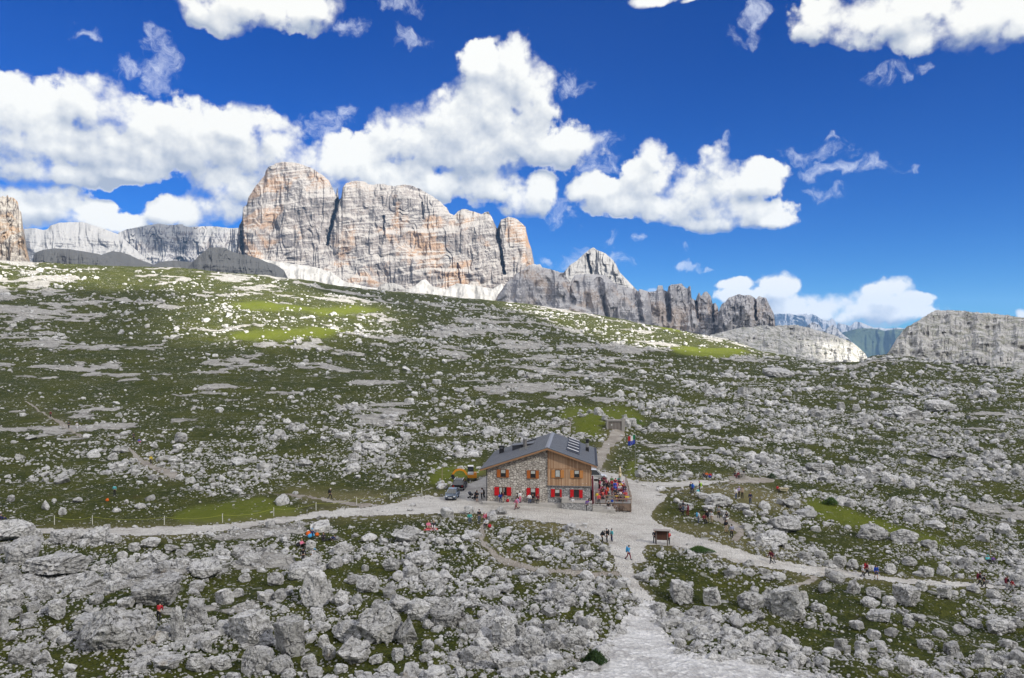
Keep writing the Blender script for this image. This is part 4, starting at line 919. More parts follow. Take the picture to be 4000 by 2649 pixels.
# ================================================================ THE MOUNTAIN HUT
A0 = Vector((-3.56, 116.0, -23.47)); YAW = -math.radians(5.4)
RM = Matrix.Translation(A0) @ Matrix.Rotation(YAW, 4, 'Z'); RMi = RM.inverted()
def hutw(s, t, h): return RM @ Vector((s, t, h))
def stone_wall(name, lo, hi, mortar, size, seedv=0.0):
    m, b, bs = new_mat(name)
    tc = b.n('ShaderNodeTexCoord').outputs['Object']
    wn = b.n('ShaderNodeTexNoise'); b.put(wn.inputs['Vector'], tc); wn.inputs['Scale'].default_value = 2.2
    p = b.v('ADD', b.v('MULTIPLY', tc, (1.0, 1.0, 1.45)), b.v('SCALE', wn.outputs['Color'], scale=0.12))
    v1 = b.n('ShaderNodeTexVoronoi'); b.put(v1.inputs['Vector'], p); v1.inputs['Scale'].default_value = 1 / size; v1.inputs['Randomness'].default_value = 0.8
    v2 = b.n('ShaderNodeTexVoronoi', feature='DISTANCE_TO_EDGE'); b.put(v2.inputs['Vector'], p); v2.inputs['Scale'].default_value = 1 / size; v2.inputs['Randomness'].default_value = 0.8
    sp = b.n('ShaderNodeSeparateColor'); b.put(sp.inputs[0], v1.outputs['Color'])
    c = b.mix(sp.outputs[0], lo, hi)
    c = b.mix(b.m('MULTIPLY', b.noise(tc, 7, 4, 0.7), 0.35), c, mortar)
    c = b.mix(b.step(v2.outputs['Distance'], 0.10, 0.03), c, mortar)
    b.put(bs.inputs['Base Color'], c); bs.inputs['Roughness'].default_value = 0.92; bs.inputs['Specular IOR Level'].default_value = 0.15
    b.put(bs.inputs['Normal'], b.bump(b.step(v2.outputs['Distance'], 0.0, 0.16), 0.8, 0.06))
    return m
def boards(name, c1, c2, c3, width, axis='X'):
    m, b, bs = new_mat(name)
    tc = b.n('ShaderNodeTexCoord').outputs['Object']
    sp = b.n('ShaderNodeSeparateXYZ'); b.put(sp.inputs[0], tc)
    a = b.m('ADD', sp.outputs[0], sp.outputs[1]) if axis == 'X' else sp.outputs[1]
    q = b.m('DIVIDE', a, width); fr = b.m('FRACT', q); row = b.m('GREATER_THAN', sp.outputs[2], 4.93)
    wn = b.n('ShaderNodeTexWhiteNoise', noise_dimensions='2D')
    cb = b.n('ShaderNodeCombineXYZ'); b.put(cb.inputs[0], b.m('FLOOR', q)); b.put(cb.inputs[1], row); b.put(wn.inputs['Vector'], cb.outputs[0])
    gr = b.noise(b.v('MULTIPLY', tc, (14, 14, 0.8)), 2.0, 4, 0.6)
    c = b.mix(wn.outputs['Value'], c1, c2); c = b.mix(b.m('MULTIPLY', gr, 0.5), c, c3)
    c = b.mix(b.m('MULTIPLY', b.step(b.m('ABSOLUTE', b.m('SUBTRACT', fr, 0.5)), 0.40, 0.47), 0.75), c, (0.06, 0.035, 0.02))
    b.put(bs.inputs['Base Color'], c); bs.inputs['Roughness'].default_value = 0.7
    return m
M_STONE = stone_wall('fieldstone_wall', (0.36, 0.33, 0.29), (0.66, 0.62, 0.56), (0.17, 0.152, 0.136), 0.42)
M_RUBBLE = stone_wall('grey_rubble_wall', (0.26, 0.26, 0.26), (0.56, 0.555, 0.55), (0.13, 0.13, 0.13), 0.27)
M_LARCH = boards('larch_boards', (0.30, 0.175, 0.095), (0.55, 0.38, 0.245), (0.27, 0.155, 0.09), 0.19)
M_BEAM = paint('larch_beam', (0.30, 0.165, 0.085), 0.7); M_CONC = paint('pale_concrete', (0.36, 0.345, 0.32), 0.9, scale=2.0); M_SLABE = paint('grey_slab_edge', (0.17, 0.17, 0.175), 0.85)
M_ORANGE = paint('varnished_shutter', (0.36, 0.105, 0.022), 0.5); M_LIGHTSH = paint('pale_larch_shutter', (0.46, 0.20, 0.06), 0.55); M_RED = paint('red_shutter', (0.46, 0.008, 0.012), 0.45)
M_GLASS = paint('dark_pane', (0.018, 0.02, 0.022), 0.12, spec=0.6); M_CURT = paint('lace_curtain', (0.40, 0.42, 0.40), 0.9); M_FRAME = paint('brown_window_frame', (0.13, 0.065, 0.035), 0.6)
M_BLACK = paint('black_metal', (0.018, 0.018, 0.02), 0.45); M_STEEL = paint('galvanised_steel', (0.34, 0.34, 0.33), 0.4, 0.6); M_MAROON = paint('maroon_canvas', (0.13, 0.012, 0.02), 0.8)
def roof_material():
    m, b, bs = new_mat('slate_grey_sheet_roof')
    tc = b.n('ShaderNodeTexCoord').outputs['Object']
    n1 = b.noise(b.v('MULTIPLY', tc, (1, 0.3, 1)), 0.9, 5, 0.65); n2 = b.noise(b.v('MULTIPLY', tc, (0.25, 3.0, 0.25)), 1.2, 4, 0.6)
    c = b.mix(n1, (0.070, 0.075, 0.082), (0.125, 0.132, 0.142)); c = b.mix(b.m('MULTIPLY', b.step(n2, 0.5, 0.75), 0.4), c, (0.16, 0.167, 0.177))
    b.put(bs.inputs['Base Color'], c); b.put(bs.inputs['Roughness'], b.step(n1, 0.2, 0.8, 0.42, 0.6)); bs.inputs['Specular IOR Level'].default_value = 0.55
    return m
M_ROOF = roof_material()
hut = empty('mountain_hut', A0, YAW)
tag(hut, 'stone and larch mountain hut with dark metal roof and red ground floor shutters', 'hut')
W, DP = 14.80, 16.9; AX, AZ = 8.68, 7.74; TL, TR = .331, .352
zl = lambda s: AZ - (AX - s) * TL if s < AX else AZ - (s - AX) * TR
MB().prism([(0, 0, -.9), (W, 0, -.9), (W, 0, zl(W)), (AX, 0, AZ), (0, 0, zl(0))], (0, DP, 0)).build('stone_wall', M_STONE, hut)
MB().box(8.74, W + .03, -.035, 0, -.9, 2.40).box(W, W + .035, -.035, DP, -.9, 2.40).build('rubble_base_wall', M_RUBBLE, hut)
mb = MB(); mb.prism([(8.72, -.13, 2.50), (W + .13, -.13, 2.50), (W + .13, -.13, zl(W) - .02), (8.72, -.13, AZ - .03)], (0, .13, 0))
mb.box(W, W + .13, 0, DP, 2.50, zl(W) - .05); mb.build('wood_cladding', M_LARCH, hut)
MB().box(8.70, W + .16, -.19, -.02, 2.405, 2.495).box(W, W + .17, -.02, DP, 2.405, 2.495).build('slab_edge', M_SLABE, hut)
MB().box(8.72, W + .15, -.165, -.13, 4.90, 4.96).box(8.71, 8.80, -.17, -.13, 2.5, 7.6).box(W + .02, W + .145, -.17, -.13, 2.5, 5.5).build('batten', M_BEAM, hut)
# roof: two slopes, ridge cap, fascia and purlin ends
FR, BK = -.85, DP + .7; LE, RE = -.95, 15.72; RT = .30
rz_ = lambda s: (8.06 - (AX - s) * TL) if s < AX else (8.06 - (s - AX) * TR)
for s0 in (LE, RE):
    mb = MB(); mb.prism([(AX, FR, 8.06), (s0, FR, rz_(s0)), (s0, FR, rz_(s0) - .13), (AX, FR, 7.93)], (0, BK - FR, 0))
    n = 24
    for i in range(1, n):
        y = FR + (BK - FR) * i / n
        mb.bar((AX + (.15 if s0 > AX else -.15), y, rz_(AX) - .04), (s0, y, rz_(s0) + .012), .03, .03)
    mb.build('roof_slope', M_ROOF, hut)
MB().prism([(AX - .32, FR - .03, 8.06 - .32 * TL + .02), (AX, FR - .03, 8.10), (AX + .32, FR - .03, 8.06 - .32 * TR + .02), (AX, FR - .03, 8.03)], (0, BK - FR + .06, 0)).build('ridge_cap', paint('ridge_sheet', (0.20, 0.21, 0.23), .4), hut)
for s0, nm in ((LE, 1), (RE, 2)):
    MB().prism([(AX, FR + .02, 7.925), (s0, FR + .02, rz_(s0) - .135), (s0, FR + .02, rz_(s0) - .36), (AX, FR + .02, 7.68)], (0, .07, 0)).build('bargeboard', M_BEAM, hut)
    MB().prism([(AX, FR + .1, 7.925), (s0, FR + .1, rz_(s0) - .135), (s0, FR + .1, rz_(s0) - .20), (AX, FR + .1, 7.86)], (0, BK - FR - .2, 0)).build('soffit', paint('larch_soffit', (0.36, 0.22, 0.12), .7), hut)
for s in (.1, 2.3, 4.5, 6.7, 10.8, 13.0, 14.7):
    MB().box(s - .09, s + .09, FR + .12, 0, zl(s) - .12 if s < AX else zl(s) - .12, zl(s) + .08).build('purlin_end', M_BEAM, hut)
MB().bar((RE - .08, FR, rz_(RE) + .10), (RE - .08, BK, rz_(RE) + .10), .08, .14).bar((RE + .07, FR, rz_(RE) - .06), (RE + .07, BK, rz_(RE) - .06), .13, .12).build('gutter', M_BLACK, hut)
MB().tube((-.08, -.08, -.1), (-.08, -.08, 4.75), .055).build('downpipe', M_BLACK, hut)
def window(s0, s1, z0, z1, shut, sm, y=0.0, curtain=.55, mull=False, open_=False):
    f = MB()
    f.box(s0 - .06, s1 + .06, y - .07, y, z0 - .06, z0).box(s0 - .06, s1 + .06, y - .07, y, z1, z1 + .06).box(s0 - .06, s0, y - .07, y, z0, z1).box(s1, s1 + .06, y - .07, y, z0, z1)
    if mull: f.box((s0 + s1) / 2 - .08, (s0 + s1) / 2 + .08, y - .075, y - .025, z0, z1)
    w = f.build('window', M_FRAME, hut)
    MB().box(s0, s1, y - .022, y - .004, z0, z1).build('pane', M_GLASS, w)
    if curtain:
        mid = (s0 + s1) / 2; g = .05
        c = MB().box(s0 + g, (mid - .12) if mull else s1 - g, y - .034, y - .026, z1 - (z1 - z0) * curtain, z1 - .03)
        if mull: c.box(mid + .12, s1 - .32, y - .034, y - .026, z1 - (z1 - z0) * curtain, z1 - .03)
        c.build('curtain', M_CURT, w)
    MB().box(s0 - .10, s1 + .10, y - .14, y - .071, z0 - .12, z0 - .065).build('sill', M_CONC if sm is M_RED else M_BEAM, w)
    for a, b_, c, d in shut:
        sh = MB().box(a, b_, y - .10, y - .045, c, d)
        for zz in (c + .14, d - .22): sh.box(a + .03, b_ - .03, y - .118, y - .10, zz, zz + .08)
        sh.build('shutter', sm, hut)
window(1.95, 2.66, 3.62, 4.68, [(1.39, 1.90, 3.55, 4.67), (2.71, 3.14, 3.54, 4.66)], M_ORANGE, curtain=.5)
window(6.26, 6.96, 3.56, 4.58, [(5.73, 6.21, 3.45, 4.62), (7.01, 7.45, 3.45, 4.60)], M_ORANGE, curtain=.45)
window(1.73, 2.78, 1.00, 2.10, [(1.03, 1.69, .93, 2.14), (2.83, 3.47, .93, 2.14)], M_RED, curtain=.6, mull=True)
window(6.27, 6.95, .92, 2.05, [(5.69, 6.22, .89, 2.09), (7.00, 7.47, .90, 2.09)], M_RED, curtain=.5)
window(9.80, 10.50, 3.73, 4.72, [(9.26, 9.76, 3.62, 4.74), (10.56, 11.06, 3.62, 4.74)], M_LIGHTSH, y=-.13, curtain=.95)
window(12.52, 13.22, 3.76, 4.70, [(11.94, 12.47, 3.62, 4.73), (13.28, 13.78, 3.61, 4.72)], M_LIGHTSH, y=-.13, curtain=.5)
window(9.76, 10.44, .95, 1.94, [(9.19, 9.72, .84, 2.00), (10.49, 10.72, .84, 1.96)], M_RED, y=-.035, curtain=.5)
window(12.46, 13.18, .88, 1.92, [(11.94, 12.43, .83, 1.96), (13.22, 13.70, .79, 1.94)], M_RED, y=-.035, curtain=0)
for s in (12.2, 13.75, 14.25):
    MB().ball((s, -.20, 2.86), .05).build('wall_lamp', paint('lamp_globe', (.7, .66, .6), .3), hut)
# roof furniture
def roof_at(zx, zy, side):
    """foot of a roof fitting seen at that spot, in hut coordinates"""
    px = (2100 + zx / 4.2375) * .592; py = (1640 + zy / 4.2375) * .592
    o = RMi @ Vector((0, 0, 0)); d = (RMi.to_3x3() @ Vector(((px - CX) / F, 1, (CY - py) / F)))
    k = -TL if side < 0 else TR          # plane: z = 8.06 - k' * (s-AX)
    g = TL if side < 0 else -TR
    u = (8.06 + g * (o.x - AX) - o.z) / (d.z - g * d.x)
    p = o + d * u
    return p.x, p.y
def z2_3(zx, zy): return ((1850 + zx / 4.611) - 2100) * 4.2375, ((1660 + zy / 4.611) - 1640) * 4.2375
cx_, cy_ = roof_at(822, 515, 1)
ch = MB().box(cx_ - .26, cx_ + .26, cy_ - .26, cy_ + .26, rz_(cx_) - .15, rz_(cx_) + .42).tube((cx_, cy_, rz_(cx_) + .42), (cx_, cy_, rz_(cx_) + 1.55), .24, n=14).build('chimney', M_BLACK, hut)
MB().tube((cx_, cy_, rz_(cx_) + .60), (cx_, cy_, rz_(cx_) + 1.25), .25, n=14).build('flue_sleeve', M_STEEL, ch)
MB().ball((cx_, cy_, rz_(cx_) + 1.72), .31, .31, .2).build('chimney_cowl', M_BLACK, ch)
cx_, cy_ = roof_at(*z2_3(506, 500), -1)
ch = MB().box(cx_ - .36, cx_ + .36, cy_ - .3, cy_ + .3, rz_(cx_) - .2, rz_(cx_) + 1.05).box(cx_ - .40, cx_ + .40, cy_ - .34, cy_ + .34, rz_(cx_) + 1.05, rz_(cx_) + 1.10).build('chimney', M_BLACK, hut)
MB().box(cx_ - .14, cx_ - .03, cy_ - .31, cy_ - .3, rz_(cx_) + .70, rz_(cx_) + .86).box(cx_ + .05, cx_ + .16, cy_ - .31, cy_ - .3, rz_(cx_) + .70, rz_(cx_) + .86).build('vent_hole', M_STEEL, ch)
cx_, cy_ = roof_at(*z2_3(925, 395), -1)
ch = MB().tube((cx_, cy_, rz_(cx_) - .1), (cx_, cy_, rz_(cx_) + 1.25), .30, n=16).build('chimney', paint('weathered_flue', (.20, .19, .18), .5, .4), hut)
MB().ball((cx_, cy_, rz_(cx_) + 1.27), .34, .34, .24).build('chimney_cowl', M_STEEL, ch)
dx_, dy_ = roof_at(*z2_3(800, 432), -1)
dm = MB(); hz_ = rz_(dx_ - .9)
dm.prism([(dx_ - .9, dy_, hz_ - .05), (dx_ - .9, dy_, hz_ + .75), (dx_ + 2.3, dy_, rz_(dx_ + 2.3) + .10), (dx_ + 2.3, dy_, rz_(dx_ + 2.3) - .05)], (0, 2.2, 0))
dmo = dm.build('dormer', paint('dormer_cheek', (.035, .037, .045), .5), hut)
MB().prism([(dx_ - 1.05, dy_ - .1, hz_ + .76), (dx_ - 1.05, dy_ - .1, hz_ + .82), (dx_ + 2.4, dy_ - .1, rz_(dx_ + 2.4) + .15), (dx_ + 2.4, dy_ - .1, rz_(dx_ + 2.4) + .10)], (0, 2.4, 0)).build('dormer_roof', M_ROOF, dmo)
sx_, sy_ = roof_at(*z2_3(1045, 285), -1)
sk = MB().prism([(sx_ - .9, sy_, rz_(sx_ - .9) + .02), (sx_ - .9, sy_, rz_(sx_ - .9) + .14), (sx_ + .7, sy_, rz_(sx_ + .7) + .14), (sx_ + .7, sy_, rz_(sx_ + .7) + .02)], (0, .9, 0)).build('skylight', M_BLACK, hut)
mb = MB()
for i, (zx, zy) in enumerate(((860, 430), (905, 420), (950, 410), (985, 395), (850, 460), (900, 450), (950, 440))):
    gx, gy = roof_at(*z2_3(zx, zy), -1); mb.box(gx - .22, gx + .22, gy - .05, gy + .05, rz_(gx) - .02, rz_(gx) + .14)
mb.build('snow_guard', M_STEEL, hut)
mb = MB()
for i in range(7):
    gx, gy = roof_at(480 + i * 12, 490 - i * 29, 1); mb.box(gx - .13, gx + .13, gy - .2, gy + .2, rz_(gx) - .06, rz_(gx) + .09)
mb.build('snow_guard', M_BLACK, hut)
gx0, gy0 = roof_at(575, 540, 1); gx1, gy1 = roof_at(620, 325, 1)
mid = (gx0 + gx1) / 2
mb = MB(); a, b_ = mid - .95, mid + .95
mb.prism([(a, gy0, rz_(a) + .01), (b_, gy0, rz_(b_) + .01), (b_, gy0, rz_(b_) + .09), (a, gy0, rz_(a) + .09)], (0, gy1 - gy0, 0)); sp_ = mb.build('solar_collector', M_BLACK, hut)
for i in range(5):
    y = gy0 + (gy1 - gy0) * (i + .5) / 5
    MB().bar((a + .12, y, rz_(a + .12) + .22), (b_ - .12, y + (.25 if i in (1, 2) else 0), rz_(b_ - .12) + .22), .40, .05).build('reflector', paint('pale_reflector', (.70, .70, .70), .5), sp_)
# walkway, terrace wall, canvas windbreak
mb = MB(); mb.prism([(-.55, 0, .10), (-.80, -.45, .10), (-.55, -1.0, .08), (.2, -1.15, .08), (10.72, -1.15, -.02), (10.72, 0, .02)], (0, 0, -.9))
wk = mb.build('stone_walkway', M_CONC); wk.matrix_world = RM; tag(wk, 'low pale concrete walkway along the front of the hut', 'walkway')
tw = empty('terrace_wall', A0, YAW); tag(tw, 'grey rubble retaining wall with slab top below the right hut windows', 'wall')
MB().box(10.76, 15.0, -1.55, -.04, -1.3, .36).build('wall', M_RUBBLE, tw); MB().box(10.72, 15.05, -1.62, -.04, .364, .46).build('coping', M_CONC, tw)
MB().box(10.78, 11.75, -1.50, -.30, .464, .98).build('end_block', M_CONC, tw)
wb = empty('canvas_windbreak', A0, YAW); tag(wb, 'maroon canvas windbreak along the right side wall of the hut', 'windbreak')
MB().prism([(15.05, .2, -.2), (15.45, .2, -.2), (15.30, .2, 1.75), (15.05, .2, 1.75)], (0, 13.0, 0)).build('canvas', M_MAROON, wb)
MB().tube((15.36, .15, -.3), (15.33, .15, 2.0), .05).tube((15.33, .15, 1.8), (15.33, 13.3, 1.8), .04).build('pole', paint('pale_pole', (.6, .5, .48), .5), wb)

# ================================================================ TERRACE
DKZ = .16
dk = empty('terrace_deck', A0, YAW); tag(dk, 'raised wooden terrace full of red tables beside the hut', 'terrace')
M_DECK = paint('grey_deck_boards', (0.27, 0.26, 0.245), .85, scale=3); M_RAIL = paint('weathered_rail', (0.21, 0.15, 0.11), .8)
mb = MB()
for i in range(40): mb.box(15.5, 20.62, .05 + i * .4, .05 + i * .4 + .385, DKZ - .05, DKZ)
mb.build('decking', M_DECK, dk)
mb = MB()
for x in (15.6, 17.2, 18.9, 20.5):
    for y in (.2, 5, 10, 15.8): mb.box(x - .08, x + .08, y - .08, y + .08, -1.7, DKZ - .06)
mb.box(15.55, 20.6, .12, .2, -.95, DKZ - .08); mb.box(20.52, 20.6, .2, 16, -1.2, DKZ - .08); mb.build('substructure', M_RAIL, dk)
rl = MB()
for x in (17.0, 18.2, 19.4, 20.55): rl.box(x - .05, x + .05, .02, .12, -.9, 1.16)
for y in (4, 8, 12, 16): rl.box(20.5, 20.6, y - .05, y + .05, -.9, 1.16)
for z in (.62, 1.08): rl.box(16.9, 20.62, -.01, .04, z, z + .16); rl.box(20.6, 20.65, .04, 16, z, z + .12)
rl.build('railing', M_RAIL, dk)
MB().box(18.35, 18.75, -.03, -.012, 1.10, 1.20).box(19.7, 20.3, -.03, -.012, .95, 1.14).build('warning_board', paint('yellow_board', (.62, .46, .04), .6), dk)
st = empty('terrace_steps', A0, YAW); tag(st, 'pale concrete steps leading up to the terrace', 'steps')
for i in range(3): MB().box(15.1, 18.3 - .25 * i, -1.7 + .45 * i, -.02 if i == 2 else -1.25 + .45 * i, -1.3, -.42 + .2 * i).build('step', M_CONC, st)
M_TAB = paint('red_table_paint', (0.42, 0.10, 0.115), .55); M_TAB2 = paint('faded_red_bench', (0.48, 0.175, 0.19), .6)
def picnic(label, group, loc, rz, mt=None, ms=None, seats=True):
    t = empty('picnic_table', loc, rz); tag(t, label, 'table', group)
    mt = mt or M_TAB; ms = ms or M_TAB2
    mb = MB()
    for i in range(4): mb.box(-.92, .92, -.37 + i * .19, -.37 + i * .19 + .175, .71, .75)
    mb.build('tabletop', mt, t)
    for y in (-.66, .66): MB().box(-.92, .92, y - .15, y + .15, .41, .45).build('seat', ms, t)
    for x in (-.65, .65): MB().bar((x, -.28, .70), (x, -.62, 0), .07, .09).bar((x, .28, .70), (x, .62, 0), .07, .09).bar((x + .06, -.74, .38), (x + .06, .74, .38), .05, .08).build('trestle', mt, t)
    return t
TT = [(19.35, 1.7), (19.3, 4.2), (19.35, 6.6), (19.3, 9.0), (19.35, 11.4), (19.3, 13.8), (16.55, 2.9), (16.6, 6.2)]
TNAME = ['right side, nearest the front railing', 'right side, second from the front railing', 'right side, third from the front railing', 'right side, fourth from the front railing', 'right side, fifth from the front railing', 'right side, at the back by the parasol', 'left side near the steps', 'left side beside the canvas windbreak']
for (s, t_), nm in zip(TT, TNAME):
    pt = picnic('red picnic table on the terrace, ' + nm, 'red picnic tables on the terrace', hutw(s, t_, DKZ), YAW); 
    if s < 17: pt.scale = (.72, 1, 1)
ps = empty('closed_parasol', hutw(19.6, 15.4, DKZ), 0); tag(ps, 'closed cream parasol standing at the back of the terrace', 'parasol')
MB().tube((0, 0, 0), (0, 0, 2.9), .035).build('pole', M_STEEL, ps)
MB().tube((0, 0, 1.0), (0, 0, 1.7), .20, .26, 9).tube((0, 0, 1.7), (0, 0, 2.8), .26, .05, 9).build('canopy', paint('cream_canvas', (.62, .55, .36), .85), ps, smooth=True)
MB().tube((0, 0, 0), (0, 0, .10), .35, n=14).build('base', M_CONC, ps)

# ================================================================ CELLAR, BOARD, FLAG, POSTS
M_OLDWOOD = boards('weathered_door_boards', (0.13, 0.115, 0.10), (0.24, 0.22, 0.20), (0.10, 0.09, 0.08), 0.22)
cp = ground(1423, 1004); cp.z -= .1
cl = empty('cellar_entrance', cp, math.radians(4)); tag(cl, 'cellar entrance with weathered double doors set in the grassy mound', 'cellar')
mb = MB().box(-2.15, -1.75, -.1, 1.2, -.4, 2.35).box(1.55, 2.4, -.1, 1.2, -.4, 2.75).box(-2.2, 1.55, -.12, 1.2, 2.1, 2.5)
mb.build('concrete_surround', paint('grey_lintel', (.27, .255, .235), .9), cl)
for x0, x1 in ((-1.74, -.11), (-.09, 1.54)):
    d_ = MB().box(x0, x1, .12, .20, -.2, 2.08).build('door', M_OLDWOOD, cl)
    MB().box(x0 + .1, x1 - .1, .09, .118, .35, .5).box(x0 + .1, x1 - .1, .09, .118, 1.5, 1.65).build('ledge', M_OLDWOOD, d_)
MB().box(-1.05, -.75, .085, .115, 1.05, 1.45).build('notice', paint('pale_paper', (.5, .5, .48), .8), cl)
MB().box(1.75, 1.95, .1, .3, 2.75, 3.5).box(1.6, 2.1, -.05, .45, 3.5, 3.58).build('vent_pipe', M_STEEL, cl)
bp_ = ground(1530.5, 1261)
ib = empty('notice_board', bp_, math.radians(-10)); tag(ib, 'dark wooden notice board with a small roof beside the gravel road', 'notice board')
MB().box(-.80, .80, .03, .10, .62, 1.72).build('panel', boards('dark_board', (.075, .032, .022), (.11, .048, .03), (.05, .025, .018), .3), ib)
for x in (-.66, .66): MB().box(x - .06, x + .06, -.04, .03, -.3, 1.78).build('post', paint('grey_post', (.17, .15, .135), .8), ib)
MB().prism([(-1.02, -.35, 1.78), (-1.02, .42, 1.78), (-1.02, .42, 1.84), (-1.02, .05, 1.95), (-1.02, -.35, 1.84)], (2.04, 0, 0)).build('roof', paint('grey_shingle', (.24, .215, .20), .8), ib)
fp = ground(1469, 1098)
fl = empty('flagpole', fp); tag(fl, 'tall grey flagpole flying a tricolour and a blue flag behind the terrace', 'flagpole')
MB().tube((0, 0, -.2), (0, 0, 7.3), .05, .035, 10).ball((0, 0, 7.33), .07).build('pole', M_STEEL, fl)
def flag(name, z0, z1, mats, x1=-1.25):
    n = 18; bm = bmesh.new(); G = []
    for i in range(n + 1):
        u = i / n; row = []
        for j in range(7):
            v = j / 6
            row.append(bm.verts.new((x1 * u, .16 * math.sin(u * 7 + v) * u + .25 * u, z0 + (z1 - z0) * v - .40 * u + .05 * math.sin(u * 9))))
        G.append(row)
    for i in range(n):
        for j in range(6):
            f = bm.faces.new([G[i][j], G[i + 1][j], G[i + 1][j + 1], G[i][j + 1]]); f.material_index = min(len(mats) - 1, i * len(mats) // n); f.smooth = True
    me = bpy.data.meshes.new(name); bm.to_mesh(me); bm.free()
    for m in mats: me.materials.append(m)
    return link(bpy.data.objects.new(name, me), fl)
flag('tricolour_flag', 6.35, 7.2, [paint('flag_green', (.0, .16, .05), .8), paint('flag_white', (.62, .62, .62), .8), paint('flag_red', (.5, .03, .03), .8)])
bf = flag('blue_flag', 5.55, 6.3, [paint('flag_blue', (.02, .05, .34), .8)])
mb = MB()
for k in range(12):
    a = k * math.pi / 6; u = .5 + .17 * math.cos(a); v = .5 + .28 * math.sin(a); x = -1.25 * u
    mb.ball((x, .16 * math.sin(u * 7 + v) * u + .25 * u - .012, 5.55 + .75 * v - .40 * u + .05 * math.sin(u * 9)), .03, .012, .03, 1)
mb.build('star_ring', paint('flag_yellow', (.7, .5, .03), .7), bf)
M_POST = paint('whitewashed_post', (.52, .51, .46), .8)
FP = [(126, 1214), (214, 1212), (380, 1213), (515, 1208), (633, 1193), (731, 1180), (825, 1168), (903, 1156), (976, 1146)]
FW = ['at the far left end of the line', 'second from the left end', 'beside the left stretch of road', 'below the upright pale boulders', 'on the bright green verge', 'above the lone dark walker', 'where the trail meets the road', 'near the plaza, last but one', 'last one before the parked cars']
tops = []
for (x, y), w in zip(FP, FW):
    g = ground(x, y); o = empty('fence_post', g); tag(o, 'thin white fence post along the road, ' + w, 'post', 'white posts along the gravel road')
    MB().tube((0, 0, -.2), (.02 * random.uniform(-3, 3), 0, 1.18), .055, .045, 8).build('stake', M_POST, o); MB().tube((0, 0, 1.12), (0, 0, 1.20), .06, .03, 8).build('post_cap', M_POST, o)
    tops.append(g + Vector((0, 0, 1.0)))
mb = MB()
for a, b_ in zip(tops[:-1], tops[1:]):
    for k in range(4):
        u0, u1 = k / 4, (k + 1) / 4; sag = lambda u: -.35 * 4 * u * (1 - u)
        mb.tube(a.lerp(b_, u0) + Vector((0, 0, sag(u0))), a.lerp(b_, u1) + Vector((0, 0, sag(u1))), .018, n=5, cap=False)
tag(mb.build('boundary_rope', paint('yellow_green_rope', (.30, .32, .05), .8)), 'thin yellow green rope strung between white posts by the road', 'rope')
for (x, y, h, lab) in ((2204, 1226, 1.5, 'thin wooden stake on the bright green strip at right'), (2290, 1290, 1.6, 'thin pale stake behind the resting pair at right'), (1022, 1122, 3.0, 'thin tall marker pole behind the parked cars')):
    g = ground(x, y); o = empty('marker_stake', g); tag(o, lab, 'stake')
    MB().tube((0, 0, -.2), (.04, 0, h), .05, .04, 7).build('stake', paint('bare_wood', (.34, .27, .17), .8), o); MB().tube((.04, 0, h), (.04, 0, h + .06), .055, .02, 7).build('cap', M_POST, o)
picnic('grey wooden picnic table by the boulder slope, two people at its left end', 'wooden picnic tables on the lawn', ground(1712, 1106), math.radians(8), paint('silver_wood', (.28, .26, .235), .85), paint('silver_bench', (.25, .23, .21), .85))
picnic('pale wooden picnic table on the lawn beside a seated person in red', 'wooden picnic tables on the lawn', ground(1810, 1139), math.radians(-22), paint('yellowed_wood', (.40, .34, .20), .85), paint('yellowed_bench', (.36, .31, .19), .85))

